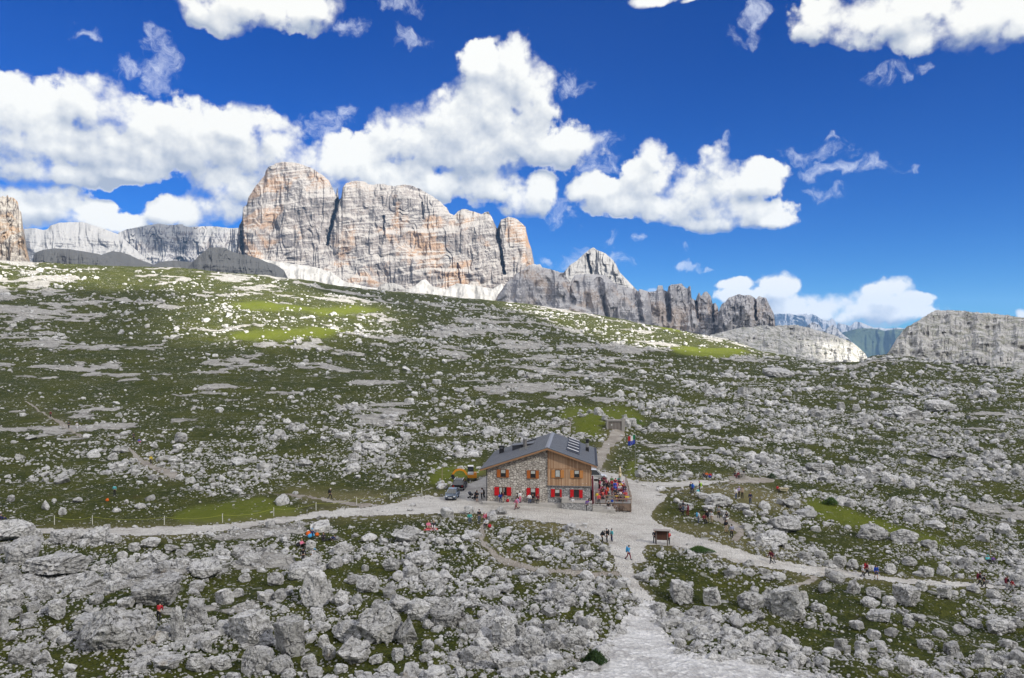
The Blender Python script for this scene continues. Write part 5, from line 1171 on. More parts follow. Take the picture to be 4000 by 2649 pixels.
# ================================================================ VEHICLES (built nose towards -y)
M_TYRE = paint('tyre_rubber', (.02, .02, .02), .85); M_RIM = paint('alloy_rim', (.32, .32, .33), .35, .8); M_CGLASS = paint('car_glass', (.022, .026, .032), .08, spec=.7)
def car(name, label, loc, rz, body, L=4.1, Wd=1.72, prof=None, H=1.46, rack=False, pickup=False, group=None):
    c = empty(name, loc, rz); tag(c, label, 'car', group)
    m = paint('paint_' + name, body, .25, .15 if body[0] > .1 else 0.0, var=.05, spec=.6)
    f, r = -L / 2, L / 2
    # side profile of the body (y, z) and of the cabin
    B = [(f + .02, .32), (f, .55), (f + .10, .74), (f + .95, .93), (f + 1.1, .95), (r - .12, .98), (r, .80), (r - .02, .34)]
    K = prof or [(f + .95, .95), (f + 1.75, H - .05), (f + 2.3, H), (r - .75, H - .04), (r - .12, .97)]
    bm = bmesh.new()
    def loft(prof_, ws):
        rows = []
        for x, sgn in ws:
            rows.append([bm.verts.new((x * (1 if isinstance(sgn, int) else 1), y, z)) for y, z in prof_])
        n = len(prof_)
        for a, b_ in zip(rows[:-1], rows[1:]):
            for i in range(n): bm.faces.new([a[i], a[(i + 1) % n], b_[(i + 1) % n], b_[i]])
        bm.faces.new(rows[0]); bm.faces.new(rows[-1][::-1])
    loft(B, [(-Wd / 2 + .04, 1), (-Wd / 2, 1), (Wd / 2, 1), (Wd / 2 - .04, 1)])
    bmesh.ops.recalc_face_normals(bm, faces=bm.faces[:]); bmesh.ops.bevel(bm, geom=bm.edges[:], offset=.05, segments=2, affect='EDGES')
    me = bpy.data.meshes.new('body'); bm.to_mesh(me); bm.free(); me.materials.append(m)
    for p in me.polygons: p.use_smooth = True
    link(bpy.data.objects.new('body', me), c)
    # cabin: tapered, glass with a painted roof and pillars
    bm = bmesh.new(); tops_ = []
    lo = [bm.verts.new((s * (Wd / 2 - .06), y, z)) for y, z in (K[0], K[-1]) for s in (-1, 1)]
    kk = [(s, y, z) for y, z in K[1:-1] for s in (-1, 1)]
    hi = [bm.verts.new((s * (Wd / 2 - .24), y, z)) for s, y, z in kk]
    n = len(K) - 2
    bm.faces.new([lo[0], lo[1], hi[1], hi[0]]); bm.faces.new([lo[2], hi[2 * n - 2], hi[2 * n - 1], lo[3]])
    bm.faces.new([lo[0]] + [hi[2 * i] for i in range(n)] + [lo[2]]); bm.faces.new([lo[1], lo[3]] + [hi[2 * i + 1] for i in reversed(range(n))])
    for i in range(n - 1): bm.faces.new([hi[2 * i], hi[2 * i + 1], hi[2 * i + 3], hi[2 * i + 2]])
    bmesh.ops.recalc_face_normals(bm, faces=bm.faces[:]); me = bpy.data.meshes.new('windows'); bm.to_mesh(me); bm.free(); me.materials.append(M_CGLASS)
    link(bpy.data.objects.new('windows', me), c)
    rb = MB()
    for i in range(n - 1):
        (y0, z0), (y1, z1) = K[1 + i], K[2 + i]
        rb.prism([(-Wd / 2 + .22, y0, z0 + .005), (Wd / 2 - .22, y0, z0 + .005), (Wd / 2 - .22, y1, z1 + .005), (-Wd / 2 + .22, y1, z1 + .005)], (0, 0, .035))
    rb.build('roof', m, c)
    pb = MB()
    for s in (-1, 1):
        a_, b_ = Wd / 2 - .055, Wd / 2 - .235
        pb.bar((s * a_, K[0][0], K[0][1]), (s * b_, K[1][0], K[1][1]), .06, .05); pb.bar((s * a_, K[-1][0], K[-1][1]), (s * b_, K[-2][0], K[-2][1]), .10, .06)
        ym = (K[1][0] + K[-2][0]) / 2 + .1; pb.bar((s * a_, ym, .97), (s * b_, ym, H - .03), .08, .05)
    pb.build('pillars', m, c)
    for y in (f + .78, r - .75):
        for s in (-1, 1):
            w = MB().tube((s * (Wd / 2 - .20), y, .31), (s * (Wd / 2 + .012), y, .31), .31, n=20).build('wheel', M_TYRE, c)
            MB().tube((s * (Wd / 2 + .012), y, .31), (s * (Wd / 2 + .025), y, .31), .20, n=14).build('rim', M_RIM, w)
    for s in (-1, 1):
        MB().ball((s * (Wd / 2 - .25), f + .055, .66), .17, .08, .09).build('headlight', paint('headlamp_glass', (.55, .56, .58), .15), c)
        MB().box(s * (Wd / 2 - .22) - .10, s * (Wd / 2 - .22) + .10, r - .10, r + .012, .68, .90).build('tail_light', paint('tail_lamp', (.30, .01, .01), .3), c)
        MB().ball((s * (Wd / 2 + .07), f + 1.25, 1.0), .09, .06, .07).build('mirror', m, c)
    MB().box(-.30, .30, f - .006, f + .03, .40, .50).build('front_plate', paint('plate_white', (.6, .6, .6), .5), c); MB().box(-.27, .27, r - .03, r + .006, .50, .60).build('rear_plate', paint('plate_white', (.6, .6, .6), .5), c)
    MB().box(-Wd / 2 + .1, Wd / 2 - .1, f - .01, f + .06, .30, .39).box(-.42, .42, f - .004, f + .10, .55, .66).build('front_grille', M_BLACK, c)
    MB().box(-Wd / 2 + .06, Wd / 2 - .06, r - .06, r + .05, .34, .47).build('rear_bumper', M_STEEL if rack else m, c)
    if rack:
        for s in (-1, 1): MB().bar((s * (Wd / 2 - .26), K[1][0] + .2, H + .07), (s * (Wd / 2 - .26), K[-2][0] + .1, H + .05), .06, .05).build('roof_rail', paint('white_rail', (.6, .6, .6), .4), c)
    return c
g = ground(1046, 1153); car('parked_hatchback', 'silver blue hatchback parked nose out left of the hut', g, math.radians(-6), (.20, .25, .33), L=3.7, Wd=1.62, H=1.48)
g = ground(1063, 1130); car('parked_estate_car', 'black estate car with white roof rails parked behind the silver hatchback', g, math.radians(176), (.014, .014, .016), L=4.5, Wd=1.82, H=1.66, rack=True)
g = hutw(15.3, 19.3, -.1); g.z = gz(g.x, g.y) - .02
car('white_pickup', 'white off road car nosing out behind the right corner of the hut', g, math.radians(90) + YAW * .5, (.66, .67, .68), L=4.6, Wd=1.85, H=1.78)
# compact excavator with its boom reaching left
g = ground(1091, 1111)
ex = empty('mini_excavator', g, math.radians(4)); tag(ex, 'orange yellow mini excavator with white cab behind the parked cars', 'excavator')
M_EXO = paint('excavator_orange', (.56, .22, .012), .45); M_WHITE = paint('white_panel', (.62, .62, .62), .5)
for s in (-1, 1):
    mb = MB(); mb.prism([(s * .62 - .17, -.9, .08), (s * .62 - .17, -1.0, .25), (s * .62 - .17, -.85, .45), (s * .62 - .17, .85, .45), (s * .62 - .17, 1.0, .25), (s * .62 - .17, .9, .08)], (.34, 0, 0)); mb.build('track', M_TYRE, ex)
MB().box(-.72, .80, -.75, .95, .50, 1.05).box(.15, .80, -.55, .95, 1.05, 1.32).build('body', M_EXO, ex, bevel=.05)
cb_ = MB().box(-.68, .28, -.70, .55, 1.06, 1.55).build('cab', M_WHITE, ex, bevel=.04)
mb = MB()
for x in (-.66, .26):
    for y in (-.68, .53): mb.bar((x, y, 1.5), (x * .95, y * .9, 2.42), .07, .07)
mb.build('cab_frame', M_BLACK, cb_); MB().box(-.60, .20, -.62, .48, 1.56, 2.36).build('cab_glass', M_CGLASS, cb_); MB().box(-.68, .28, -.70, .55, 2.42, 2.50).build('cab_roof', M_WHITE, cb_)
mb = MB(); pts = [(-.75, -.45, 1.0), (-1.3, -.42, 1.75), (-2.0, -.38, 1.95), (-2.7, -.34, 1.75), (-3.2, -.3, 1.1)]
for a, b_ in zip(pts[:-1], pts[1:]): mb.bar(a, b_, .24, .30)
mb.build('boom', M_EXO, ex); MB().prism([(-3.5, -.6, .9), (-3.1, -.6, 1.2), (-2.75, -.6, .55), (-3.2, -.6, .25)], (0, .6, 0)).build('bucket', M_BLACK, ex)
# pram
g = ground(1090, 1153)
pm = empty('pram', g, math.radians(60)); tag(pm, 'black pram standing on the gravel left of the hut', 'pram')
MB().ball((0, .05, .62), .24, .38, .2).build('seat', M_BLACK, pm); MB().ball((0, .30, .84), .26, .26, .24).build('hood', paint('grey_hood', (.10, .11, .13), .8), pm)
MB().tube((-.2, -.5, 1.0), (-.2, .35, .25), .02).tube((.2, -.5, 1.0), (.2, .35, .25), .02).tube((-.2, -.5, 1.0), (.2, -.5, 1.0), .025).build('frame', M_STEEL, pm)
for x in (-.25, .25):
    for y in (-.35, .38): MB().tube((x - .025, y, .15), (x + .025, y, .15), .15, n=14).build('wheel', M_TYRE, pm)
def bicycle(label, loc, rz, c):
    b_ = empty('bicycle', loc, rz); tag(b_, label, 'bicycle', 'bicycles leaning below the terrace railing')
    for y in (-.52, .52):
        bm = bmesh.new(); n = 26; rings = []
        for i in range(n):
            a = 2 * math.pi * i / n; row = []
            for j in range(6):
                t = 2 * math.pi * j / 6; rr = .33 + .022 * math.cos(t); row.append(bm.verts.new((.022 * math.sin(t), y + rr * math.cos(a), .35 + rr * math.sin(a))))
            rings.append(row)
        for i in range(n):
            for j in range(6): bm.faces.new([rings[i][j], rings[i][(j + 1) % 6], rings[(i + 1) % n][(j + 1) % 6], rings[(i + 1) % n][j]])
        me = bpy.data.meshes.new('wheel'); bm.to_mesh(me); bm.free(); me.materials.append(M_TYRE); w = link(bpy.data.objects.new('wheel', me), b_)
        mb = MB()
        for k in range(8): a = k * math.pi / 4; mb.tube((0, y, .35), (0, y + .32 * math.cos(a), .35 + .32 * math.sin(a)), .005, n=4)
        mb.build('spokes', M_STEEL, w)
    P = {'h': (0, -.38, .88), 'b': (0, .0, .32), 's': (0, .18, .82), 'r': (0, .52, .35), 'f': (0, -.52, .35)}
    MB().tube(P['h'], P['b'], .026).tube(P['h'], P['s'], .022).tube(P['s'], P['b'], .022).tube(P['b'], P['r'], .018).tube(P['s'], P['r'], .016).tube((0, -.36, .95), P['f'], .024).build('frame', c, b_)
    MB().ball((0, .20, .92), .07, .14, .035).build('saddle', M_BLACK, b_); MB().tube((-.3, -.36, .98), (.3, -.36, .98), .02).build('handlebar', M_BLACK, b_)
    return b_
for s, l, c, dy in ((18.15, 'dark mountain bike leaning on the terrace front, left one', paint('bike_silver', (.4, .4, .42), .3, .5), -.35), (19.15, 'dark mountain bike leaning on the terrace front, right one', M_BLACK, -.45)):
    q = hutw(s, dy, 0); q.z = gz(q.x, q.y) - .02; bicycle(l, q, math.radians(90) + YAW, c)

# ================================================================ PEOPLE (each: continuous body; jacket, trousers, shoes, hair or hat, backpack as its parts)
def skin_mesh(name, pts, edges, rad, root, sub=1):
    me = bpy.data.meshes.new(name); me.from_pydata([tuple(p) for p in pts], edges, [])
    o = bpy.data.objects.new(name, me); COL.objects.link(o)
    md = o.modifiers.new('k', 'SKIN'); md.use_smooth_shade = True
    if not me.skin_vertices: 
        bm = bmesh.new(); bm.from_mesh(me); bm.verts.layers.skin.verify(); bm.to_mesh(me); bm.free()
    for i, r in enumerate(rad):
        d = me.skin_vertices[0].data[i]; d.radius = r if isinstance(r, tuple) else (r, r); d.use_root = (i == root)
    o.modifiers.new('s', 'SUBSURF').levels = sub
    dg = bpy.context.evaluated_depsgraph_get(); dg.update()
    out = bpy.data.meshes.new_from_object(o.evaluated_get(dg)); out.name = name
    bpy.data.objects.remove(o); bpy.data.meshes.remove(me)
    for p in out.polygons: p.use_smooth = True
    return out
def pose(pel, chest, head, kn, an, el, wr):
    """joint positions; right side (x<0) given by kn[1] etc.; the figure faces -y"""
    V3 = Vector; pel = V3(pel); chest = V3(chest); head = V3(head)
    d = dict(pel=pel, waist=pel.lerp(chest, .45), chest=chest, neck=chest + (head - chest) * .42, head=head)
    up = (chest - pel).normalized()
    d['hip'] = [pel + V3((s * .09, 0, -.02)) for s in (1, -1)]
    d['sh'] = [chest + up * .10 + V3((s * .18, 0, 0)) for s in (1, -1)]
    d['kn'] = [V3(k) for k in kn]; d['an'] = [V3(k) for k in an]; d['el'] = [V3(k) for k in el]; d['wr'] = [V3(k) for k in wr]
    return d
POSES = {
 'stand': pose((0, .0, .94), (0, .01, 1.30), (0, -.02, 1.62), [(.10, -.02, .50), (-.10, -.01, .50)], [(.12, .03, .08), (-.11, .02, .08)], [(.26, .03, 1.13), (-.26, .03, 1.13)], [(.25, -.09, .88), (-.25, -.07, .88)]),
 'talk': pose((0, .0, .94), (0, .02, 1.30), (.01, -.03, 1.62), [(.11, -.04, .50), (-.09, .0, .50)], [(.14, .0, .08), (-.10, .04, .08)], [(.27, .0, 1.12), (-.27, .02, 1.12)], [(.12, -.24, 1.12), (-.16, -.22, 1.02)]),
 'walk': pose((0, .0, .92), (0, -.04, 1.28), (0, -.09, 1.60), [(.10, -.20, .52), (-.09, .06, .48)], [(.10, -.28, .10), (-.09, .36, .17)], [(.25, .12, 1.10), (-.25, -.08, 1.10)], [(.24, -.02, .88), (-.23, -.30, .94)]),
 'lean': pose((0, .06, .90), (0, -.16, 1.20), (0, -.34, 1.46), [(.11, -.06, .50), (-.11, -.02, .48)], [(.13, .05, .08), (-.12, .14, .08)], [(.25, -.22, 1.02), (-.25, -.22, 1.02)], [(.17, -.42, .86), (-.17, -.40, .84)]),
 'sit': pose((0, .05, .54), (0, .04, .92), (0, -.02, 1.24), [(.12, -.38, .53), (-.12, -.38, .52)], [(.13, -.38, .08), (-.12, -.34, .08)], [(.26, -.08, .76), (-.26, -.08, .76)], [(.14, -.32, .70), (-.15, -.30, .72)]),
 'table': pose((0, .05, .54), (0, -.02, .92), (0, -.12, 1.22), [(.12, -.36, .53), (-.12, -.36, .52)], [(.12, -.22, .08), (-.12, -.20, .08)], [(.27, -.22, .82), (-.27, -.20, .82)], [(.12, -.46, .80), (-.14, -.44, .80)]),
 'ground': pose((0, .06, .13), (0, .12, .50), (0, .06, .83), [(.15, -.34, .40), (-.15, -.30, .42)], [(.13, -.58, .07), (-.12, -.50, .07)], [(.28, .02, .36), (-.28, .0, .38)], [(.16, -.26, .42), (-.16, -.24, .44)]),
 'lying': pose((0, .0, .14), (0, .34, .30), (0, .62, .46), [(.12, -.40, .28), (-.10, -.44, .16)], [(.12, -.76, .10), (-.10, -.86, .09)], [(.30, .50, .16), (-.30, .46, .16)], [(.26, .26, .08), (-.26, .24, .08)]),
}
def add_fingers(me, d):
    bm = bmesh.new(); bm.from_mesh(me)
    for k in (0, 1):
        w = d['wr'][k]; e = d['el'][k]; f = (w - e).normalized(); sx = 1 if k == 0 else -1
        side = f.cross(Vector((sx, 0, .2))).normalized(); nrm = side.cross(f).normalized(); palm = w + f * .085
        for i, (ln, ofs) in enumerate(((.060, -.027), (.072, -.009), (.066, .009), (.052, .026))):
            a = palm + side * ofs; b_ = a + f * ln * .6 + nrm * .006; c = b_ + f * ln * .35 + nrm * .022
            for p, q, r0, r1 in ((a, b_, .0095, .0085), (b_, c, .0085, .006)):
                u = side; v = nrm; A = [bm.verts.new(p + (u * x + v * y) * r0) for x, y in ((1, 0), (0, 1), (-1, 0), (0, -1))]; B = [bm.verts.new(q + (u * x + v * y) * r1) for x, y in ((1, 0), (0, 1), (-1, 0), (0, -1))]
                for j in range(4): bm.faces.new([A[j], A[(j + 1) % 4], B[(j + 1) % 4], B[j]])
                bm.faces.new(B)
        a = w + f * .035 - side * .032; b_ = a + f * .045 - side * .028
        A = [bm.verts.new(a + (f * x + nrm * y) * .012) for x, y in ((1, 0), (0, 1), (-1, 0), (0, -1))]; B = [bm.verts.new(b_ + (f * x + nrm * y) * .008) for x, y in ((1, 0), (0, 1), (-1, 0), (0, -1))]
        for j in range(4): bm.faces.new([A[j], A[(j + 1) % 4], B[(j + 1) % 4], B[j]])
        bm.faces.new(B)
    # nose, ears, eyes, lips
    h = d['head']; 
    for c, r, mi in (((0, -.098, .0), (.013, .02, .022), 0), ((.078, .0, 0), (.012, .02, .032), 0), ((-.078, .0, 0), (.012, .02, .032), 0), ((.032, -.084, .022), (.011, .008, .007), 1), ((-.032, -.084, .022), (.011, .008, .007), 1), ((0, -.086, -.047), (.022, .008, .007), 2)):
        q = bmesh.ops.create_icosphere(bm, subdivisions=1, radius=1.0)
        for v in q['verts']: v.co = Vector((v.co.x * r[0], v.co.y * r[1], v.co.z * r[2])) + h + Vector(c)
        for f_ in {f_ for v in q['verts'] for f_ in v.link_faces}: f_.material_index = mi
    bm.to_mesh(me); bm.free()
PM = {}
def build_pose(nm):
    d = POSES[nm]; h = d['head']; ax = (h - d['neck']).normalized()
    P = [d['pel'], d['waist'], d['chest'], d['neck'], h - ax * .03, h + ax * .055]; R = [.115, .105, (.13, .10), .052, (.076, .088), (.066, .078)]; E = [(0, 1), (1, 2), (2, 3), (3, 4), (4, 5)]
    for k in (0, 1):
        b0 = len(P); t = d['an'][k]; P += [d['hip'][k], d['kn'][k], t, t + Vector((0, -.14, -.04))]; R += [.082, .055, .040, .034]; E += [(0, b0), (b0, b0 + 1), (b0 + 1, b0 + 2), (b0 + 2, b0 + 3)]
        b0 = len(P); w = d['wr'][k]; f = (w - d['el'][k]).normalized(); P += [d['sh'][k], d['el'][k], w, w + f * .085]; R += [.058, .042, .028, (.038, .018)]; E += [(2, b0), (b0, b0 + 1), (b0 + 1, b0 + 2), (b0 + 2, b0 + 3)]
    body = skin_mesh('person', P, E, R, 0); add_fingers(body, d)
    # jacket
    P = [d['pel'] + (d['waist'] - d['pel']) * .25, d['waist'], d['chest'], d['neck'] - (d['neck'] - d['chest']) * .25]; R = [.145, .138, (.165, .13), .075]; E = [(0, 1), (1, 2), (2, 3)]
    for k in (0, 1):
        b0 = len(P); P += [d['sh'][k], d['el'][k], d['wr'][k]]; R += [.078, .060, .046]; E += [(2, b0), (b0, b0 + 1), (b0 + 1, b0 + 2)]
    jac = skin_mesh('jacket', P, E, R, 0)
    tr = {}
    for short in (False, True):
        P = [d['waist'].lerp(d['pel'], .7), d['pel']]; R = [.13, .14]; E = [(0, 1)]
        for k in (0, 1):
            b0 = len(P); kn = d['kn'][k]; an = d['an'][k]
            if short: P += [d['hip'][k], d['hip'][k].lerp(kn, .9)]; R += [.10, .085]; E += [(1, b0), (b0, b0 + 1)]
            else: P += [d['hip'][k], kn, an + (kn - an) * .08]; R += [.10, .074, .060]; E += [(1, b0), (b0, b0 + 1), (b0 + 1, b0 + 2)]
        tr[short] = skin_mesh('shorts' if short else 'trousers', P, E, R, 1)
    mb = MB()
    for k in (0, 1):
        a = d['an'][k]; mb.ball(a + Vector((0, -.055, -.025)), .055, .14, .05).tube(a + Vector((0, 0, -.04)), a + Vector((0, 0, .08)), .056, .052, 8)
    so_ = mb.build('shoes', []); shoes = so_.data; bpy.data.objects.remove(so_)
    def mk(nm_, f):
        o = f().build(nm_, [], smooth=True); m = o.data; bpy.data.objects.remove(o); return m
    hair = mk('hair', lambda: MB().ball(h + Vector((0, .022, .035)), .092, .098, .09).ball(h + Vector((0, .045, -.03)), .08, .06, .08))
    cap = mk('cap', lambda: MB().ball(h + Vector((0, .01, .055)), .098, .108, .072).prism([h + Vector(v) for v in ((-.08, -.06, .06), (.08, -.06, .06), (.06, -.19, .04), (-.06, -.19, .04))], (0, 0, .014)))
    back = d['chest'] - d['pel']; bn = Vector((0, 1, 0)) - back.normalized() * back.normalized().y; bn.normalize()
    c = d['waist'].lerp(d['chest'], .55) + bn * .22; u = back.normalized()
    def pk():
        m_ = MB()
        for t_, rx, ry in ((-.22, .13, .09), (-.08, .165, .125), (.10, .16, .12), (.24, .11, .08)): m_.ball(c + u * t_, rx, ry, .15)
        for s in (-1, 1): m_.tube(d['chest'] + Vector((s * .10, 0, 0)) + u * .15, d['chest'] + Vector((s * .12, 0, 0)) - bn * .15 + u * .02, .024).tube(d['chest'] + Vector((s * .12, 0, 0)) - bn * .15 + u * .02, d['waist'] + Vector((s * .15, 0, 0)) + bn * .02, .02).tube(d['chest'] + Vector((s * .10, 0, 0)) + u * .15, c + u * .16, .024)
        return m_
    pack = mk('backpack', pk)
    for m in (jac, tr[False], tr[True], shoes, hair, cap, pack): m.materials.clear(); m.materials.append(None)
    PM[nm] = dict(body=body, jacket=jac, trousers=tr[False], shorts=tr[True], shoes=shoes, hair=hair, cap=cap, backpack=pack)
for nm in POSES: build_pose(nm)
SKIN = paint('skin', (.42, .25, .17), .6, var=.06); EYE = paint('eye', (.03, .025, .02), .3); LIP = paint('lips', (.33, .13, .11), .5)
CL = {'black': (.014, .014, .017), 'dark': (.03, .03, .038), 'grey': (.20, .20, .21), 'white': (.60, .60, .61), 'red': (.32, .014, .022), 'coral': (.50, .075, .07), 'pink': (.58, .16, .26), 'maroon': (.13, .012, .025), 'blue': (.018, .07, .42), 'navy': (.015, .02, .075),
      'turquoise': (.10, .40, .44), 'teal': (.03, .26, .22), 'orange': (.52, .10, .012), 'yellow': (.55, .42, .03), 'neon': (.35, .62, .02), 'purple': (.11, .05, .22), 'lilac': (.42, .34, .52), 'beige': (.38, .31, .22), 'jeans': (.06, .085, .15), 'brown': (.10, .055, .03), 'blond': (.36, .25, .12), 'check': (.24, .26, .36), 'sky': (.05, .28, .52), 'hgrey': (.30, .30, .31), 'green': (.04, .18, .05)}
def cloth(c): return paint('cloth_' + c, CL[c], .85, var=.22, scale=9)
DARKTOP = 0
def person(pos, face, pz, top, bottom, head, label, pack=None, scale=1.0, shorts=False, group=None):
    M = PM[pz]; o = bpy.data.objects.new('person', M['body']); COL.objects.link(o)
    if not M['body'].materials:
        for m in (SKIN, EYE, LIP): M['body'].materials.append(m)
    o.location = pos; o.rotation_euler = (0, 0, math.radians(face)); s = scale * random.uniform(.96, 1.04); o.scale = (s, s, s)
    tag(o, label, 'person', group)
    def part(nm, me, m):
        c = bpy.data.objects.new(nm, me); COL.objects.link(c); c.parent = o; c.material_slots[0].link = 'OBJECT'; c.material_slots[0].material = m
    part('jacket', M['jacket'], cloth(top)); part('shorts' if shorts else 'trousers', M['shorts' if shorts else 'trousers'], cloth(bottom)); part('shoes', M['shoes'], cloth('dark'))
    k, col_ = head.split(':'); part(k, M[k], cloth(col_))
    if pack: part('backpack', M['backpack'], cloth(pack))
    return o
def P(px, py, *a, dz=0.0, **k):
    g = ground(px, py); g.z += dz - .02; return person(g, *a, **k)
def D(s, t, *a, dz=0.0, **k): return person(hutw(s, t, DKZ + dz), a[0] + math.degrees(YAW), *a[1:], **k)
HW = 'walkers on the trails'; HR = 'people resting among the boulders'; HT = 'people on the terrace'; HF = 'people in front of the hut'; HS = 'people standing round the rocky knoll'
# -- along the paths
P(1453, 1295, 60, 'walk', 'sky', 'maroon', 'hair:black', 'walker with bright blue backpack stepping up from the white scree path', pack='sky', group=HW)
P(1393, 1256, 100, 'lean', 'black', 'black', 'hair:black', 'person in black bending over packs at the plaza edge', pack='black', group=HW)
P(1403.5, 1253.5, -70, 'talk', 'black', 'dark', 'cap:black', 'person in black with dark cap beside a boy in turquoise', pack='black', group=HW)
P(1414.5, 1252.5, -60, 'stand', 'turquoise', 'navy', 'hair:black', 'boy in turquoise shirt standing beside two people in black', scale=.94, group=HW)
P(1514, 1257, 170, 'lean', 'dark', 'black', 'hair:brown', 'person in dark clothes half hidden left of the notice board', group=HW)
P(1546.5, 1260, 200, 'talk', 'coral', 'black', 'hair:brown', 'person in coral red shirt reading right of the notice board', group=HW)
P(1783, 1303, -60, 'walk', 'maroon', 'black', 'hair:black', 'walker with black backpack on the right road beside a child', pack='black', group=HW)
P(1791, 1303, -60, 'walk', 'grey', 'grey', 'hair:black', 'child in grey walking beside adult with black backpack', scale=.78, group=HW)
P(1995, 1333, 80, 'walk', 'white', 'dark', 'cap:white', 'small child in white with white cap on the right road', scale=.74, group=HW)
P(2004, 1331, 80, 'walk', 'maroon', 'black', 'hair:brown', 'walker with crimson backpack beside a child in white', pack='red', group=HW)
P(2026, 1338, -10, 'walk', 'blue', 'navy', 'hair:brown', 'walker in blue shorts with bulky black backpack on the right road', pack='black', shorts=True, group=HW)
P(2265, 1358, 80, 'walk', 'black', 'black', 'hair:black', 'walker in black with maroon backpack at the far right road end', pack='maroon', scale=1.03, group=HW)
P(2275, 1359.5, 80, 'walk', 'black', 'dark', 'hair:black', 'walker all in black without pack at the right road end', scale=.96, group=HW)
P(2329, 1363, 100, 'walk', 'black', 'grey', 'hair:brown', 'walker in black top and grey trousers beside a child in red', pack='maroon', group=HW)
P(2340, 1363.5, 100, 'walk', 'red', 'grey', 'hair:black', 'child in bright red jacket at the right road end', scale=.86, group=HW)
P(763, 1155, 70, 'walk', 'black', 'black', 'cap:white', 'lone walker in black with white cap on the faint left trail', pack='black', group=HW)
P(349, 1072, 10, 'stand', 'yellow', 'black', 'cap:white', 'walker in yellow shirt and white cap on the brown hillside trail', group=HW)
P(178, 994, 30, 'walk', 'white', 'white', 'hair:brown', 'walker in white high on the brown hillside trail', group=HW)
P(159, 992, 20, 'walk', 'dark', 'black', 'hair:brown', 'walker in dark clothes just left of the one in white', group=HW)
P(117, 967, 20, 'walk', 'maroon', 'black', 'hair:brown', 'highest walker on the left hillside, in dark red', group=HW)
P(309, 1019, 0, 'stand', 'dark', 'black', 'hair:black', 'person in black standing on the grass above the trail bend', group=HW)
P(322, 1024, 40, 'ground', 'blue', 'coral', 'hair:black', 'person in blue and coral sitting on grass above the trail', group=HR)
P(1194, 1179, -65, 'walk', 'pink', 'maroon', 'hair:black', 'walker in pink shirt crossing the gravel before the hut', group=HF)
P(1197, 1176.5, -65, 'walk', 'lilac', 'beige', 'hair:brown', 'walker in lilac behind the pink shirt on the gravel', group=HF)
# -- resting in the foreground
P(265, 1157, 180, 'stand', 'turquoise', 'black', 'hair:black', 'person in turquoise top standing on boulders above the left road', dz=.5, group=HR)
P(4, 1212, 120, 'ground', 'navy', 'navy', 'hair:black', 'person in navy sitting on a boulder at the left edge', dz=.4, group=HR)
P(367, 1452, 180, 'lean', 'red', 'black', 'hair:black', 'climber in red shirt among huge boulders at lower left', dz=.35, group=HR)
P(701, 1299, 200, 'stand', 'black', 'dark', 'hair:black', 'person in black shirt standing behind the tall cracked boulder', dz=.1, group=HR)
P(722, 1299, 60, 'lean', 'white', 'grey', 'cap:sky', 'person in white shirt and blue cap bending behind the tall boulder', dz=.1, group=HR)
P(699, 1262, 60, 'ground', 'pink', 'black', 'hair:blond', 'person in pink sitting left of the round striped boulder', group=HR)
P(722, 1245, 20, 'ground', 'navy', 'sky', 'cap:sky', 'person in navy with blue helmet amid orange gear by round boulder', dz=.25, group=HR)
P(748, 1247, 10, 'ground', 'dark', 'black', 'hair:brown', 'person in dark clothes sitting right of the orange gear', group=HR)
P(764, 1248, -60, 'lying', 'navy', 'black', 'hair:black', 'person in navy stretched out on the grass by the resting group', group=HR)
P(1086, 1213, 10, 'sit', 'teal', 'jeans', 'hair:black', 'person in teal shirt sitting on a rock below the plaza', dz=.25, group=HR)
P(1108, 1208, 20, 'stand', 'black', 'jeans', 'hair:black', 'person in black shirt and jeans standing by the small trail', group=HR)
P(1120, 1213, -70, 'talk', 'pink', 'dark', 'hair:hgrey', 'person in pink shirt with red backpack by the small trail', pack='red', group=HR)
P(1125, 1221, -30, 'sit', 'white', 'black', 'hair:black', 'person in white shirt sitting beside a red bag', dz=.1, group=HR)
P(991, 1219, 10, 'ground', 'pink', 'beige', 'hair:blond', 'fair person in pale pink sitting on a red blanket', group=HR)
P(1003, 1219, 0, 'ground', 'dark', 'white', 'hair:blond', 'fair person in dark top and white trousers on red blanket', group=HR)
P(2285, 1306, 0, 'ground', 'turquoise', 'black', 'cap:turquoise', 'person in pale turquoise resting on the grass at far right', group=HR)
P(2298, 1306, 10, 'ground', 'purple', 'grey', 'hair:black', 'person in purple resting on the grass at far right', group=HR)
# -- rocky knoll right of the plaza
P(1598, 1150, 190, 'stand', 'navy', 'black', 'cap:red', 'person in navy with red cap atop the rocky knoll', group=HS)
P(1602, 1151, 170, 'stand', 'sky', 'black', 'hair:black', 'person in blue with blue backpack atop the rocky knoll', pack='blue', group=HS)
P(1618, 1149.5, 250, 'stand', 'black', 'black', 'cap:red', 'person in black with neon yellow backpack atop the rocky knoll', pack='neon', group=HS)
P(1574, 1191, 40, 'sit', 'black', 'black', 'hair:black', 'person in black sitting at the left end of the knoll', group=HS)
P(1580, 1184, 60, 'talk', 'dark', 'jeans', 'hair:black', 'person in charcoal top and jeans at the knoll left end', group=HS)
P(1590, 1194, 190, 'stand', 'white', 'maroon', 'hair:black', 'person in white with maroon backpack seen from behind', pack='maroon', group=HS)
P(1615, 1209, 100, 'talk', 'white', 'jeans', 'hair:black', 'person in white shirt and jeans with sky blue backpack pointing', pack='sky', group=HS)
P(1628, 1210, 20, 'sit', 'maroon', 'black', 'hair:black', 'person in maroon crouching in the middle of the group', group=HS)
P(1635, 1209, 190, 'stand', 'black', 'beige', 'cap:white', 'person in black jacket and white cap in the group', pack='black', group=HS)
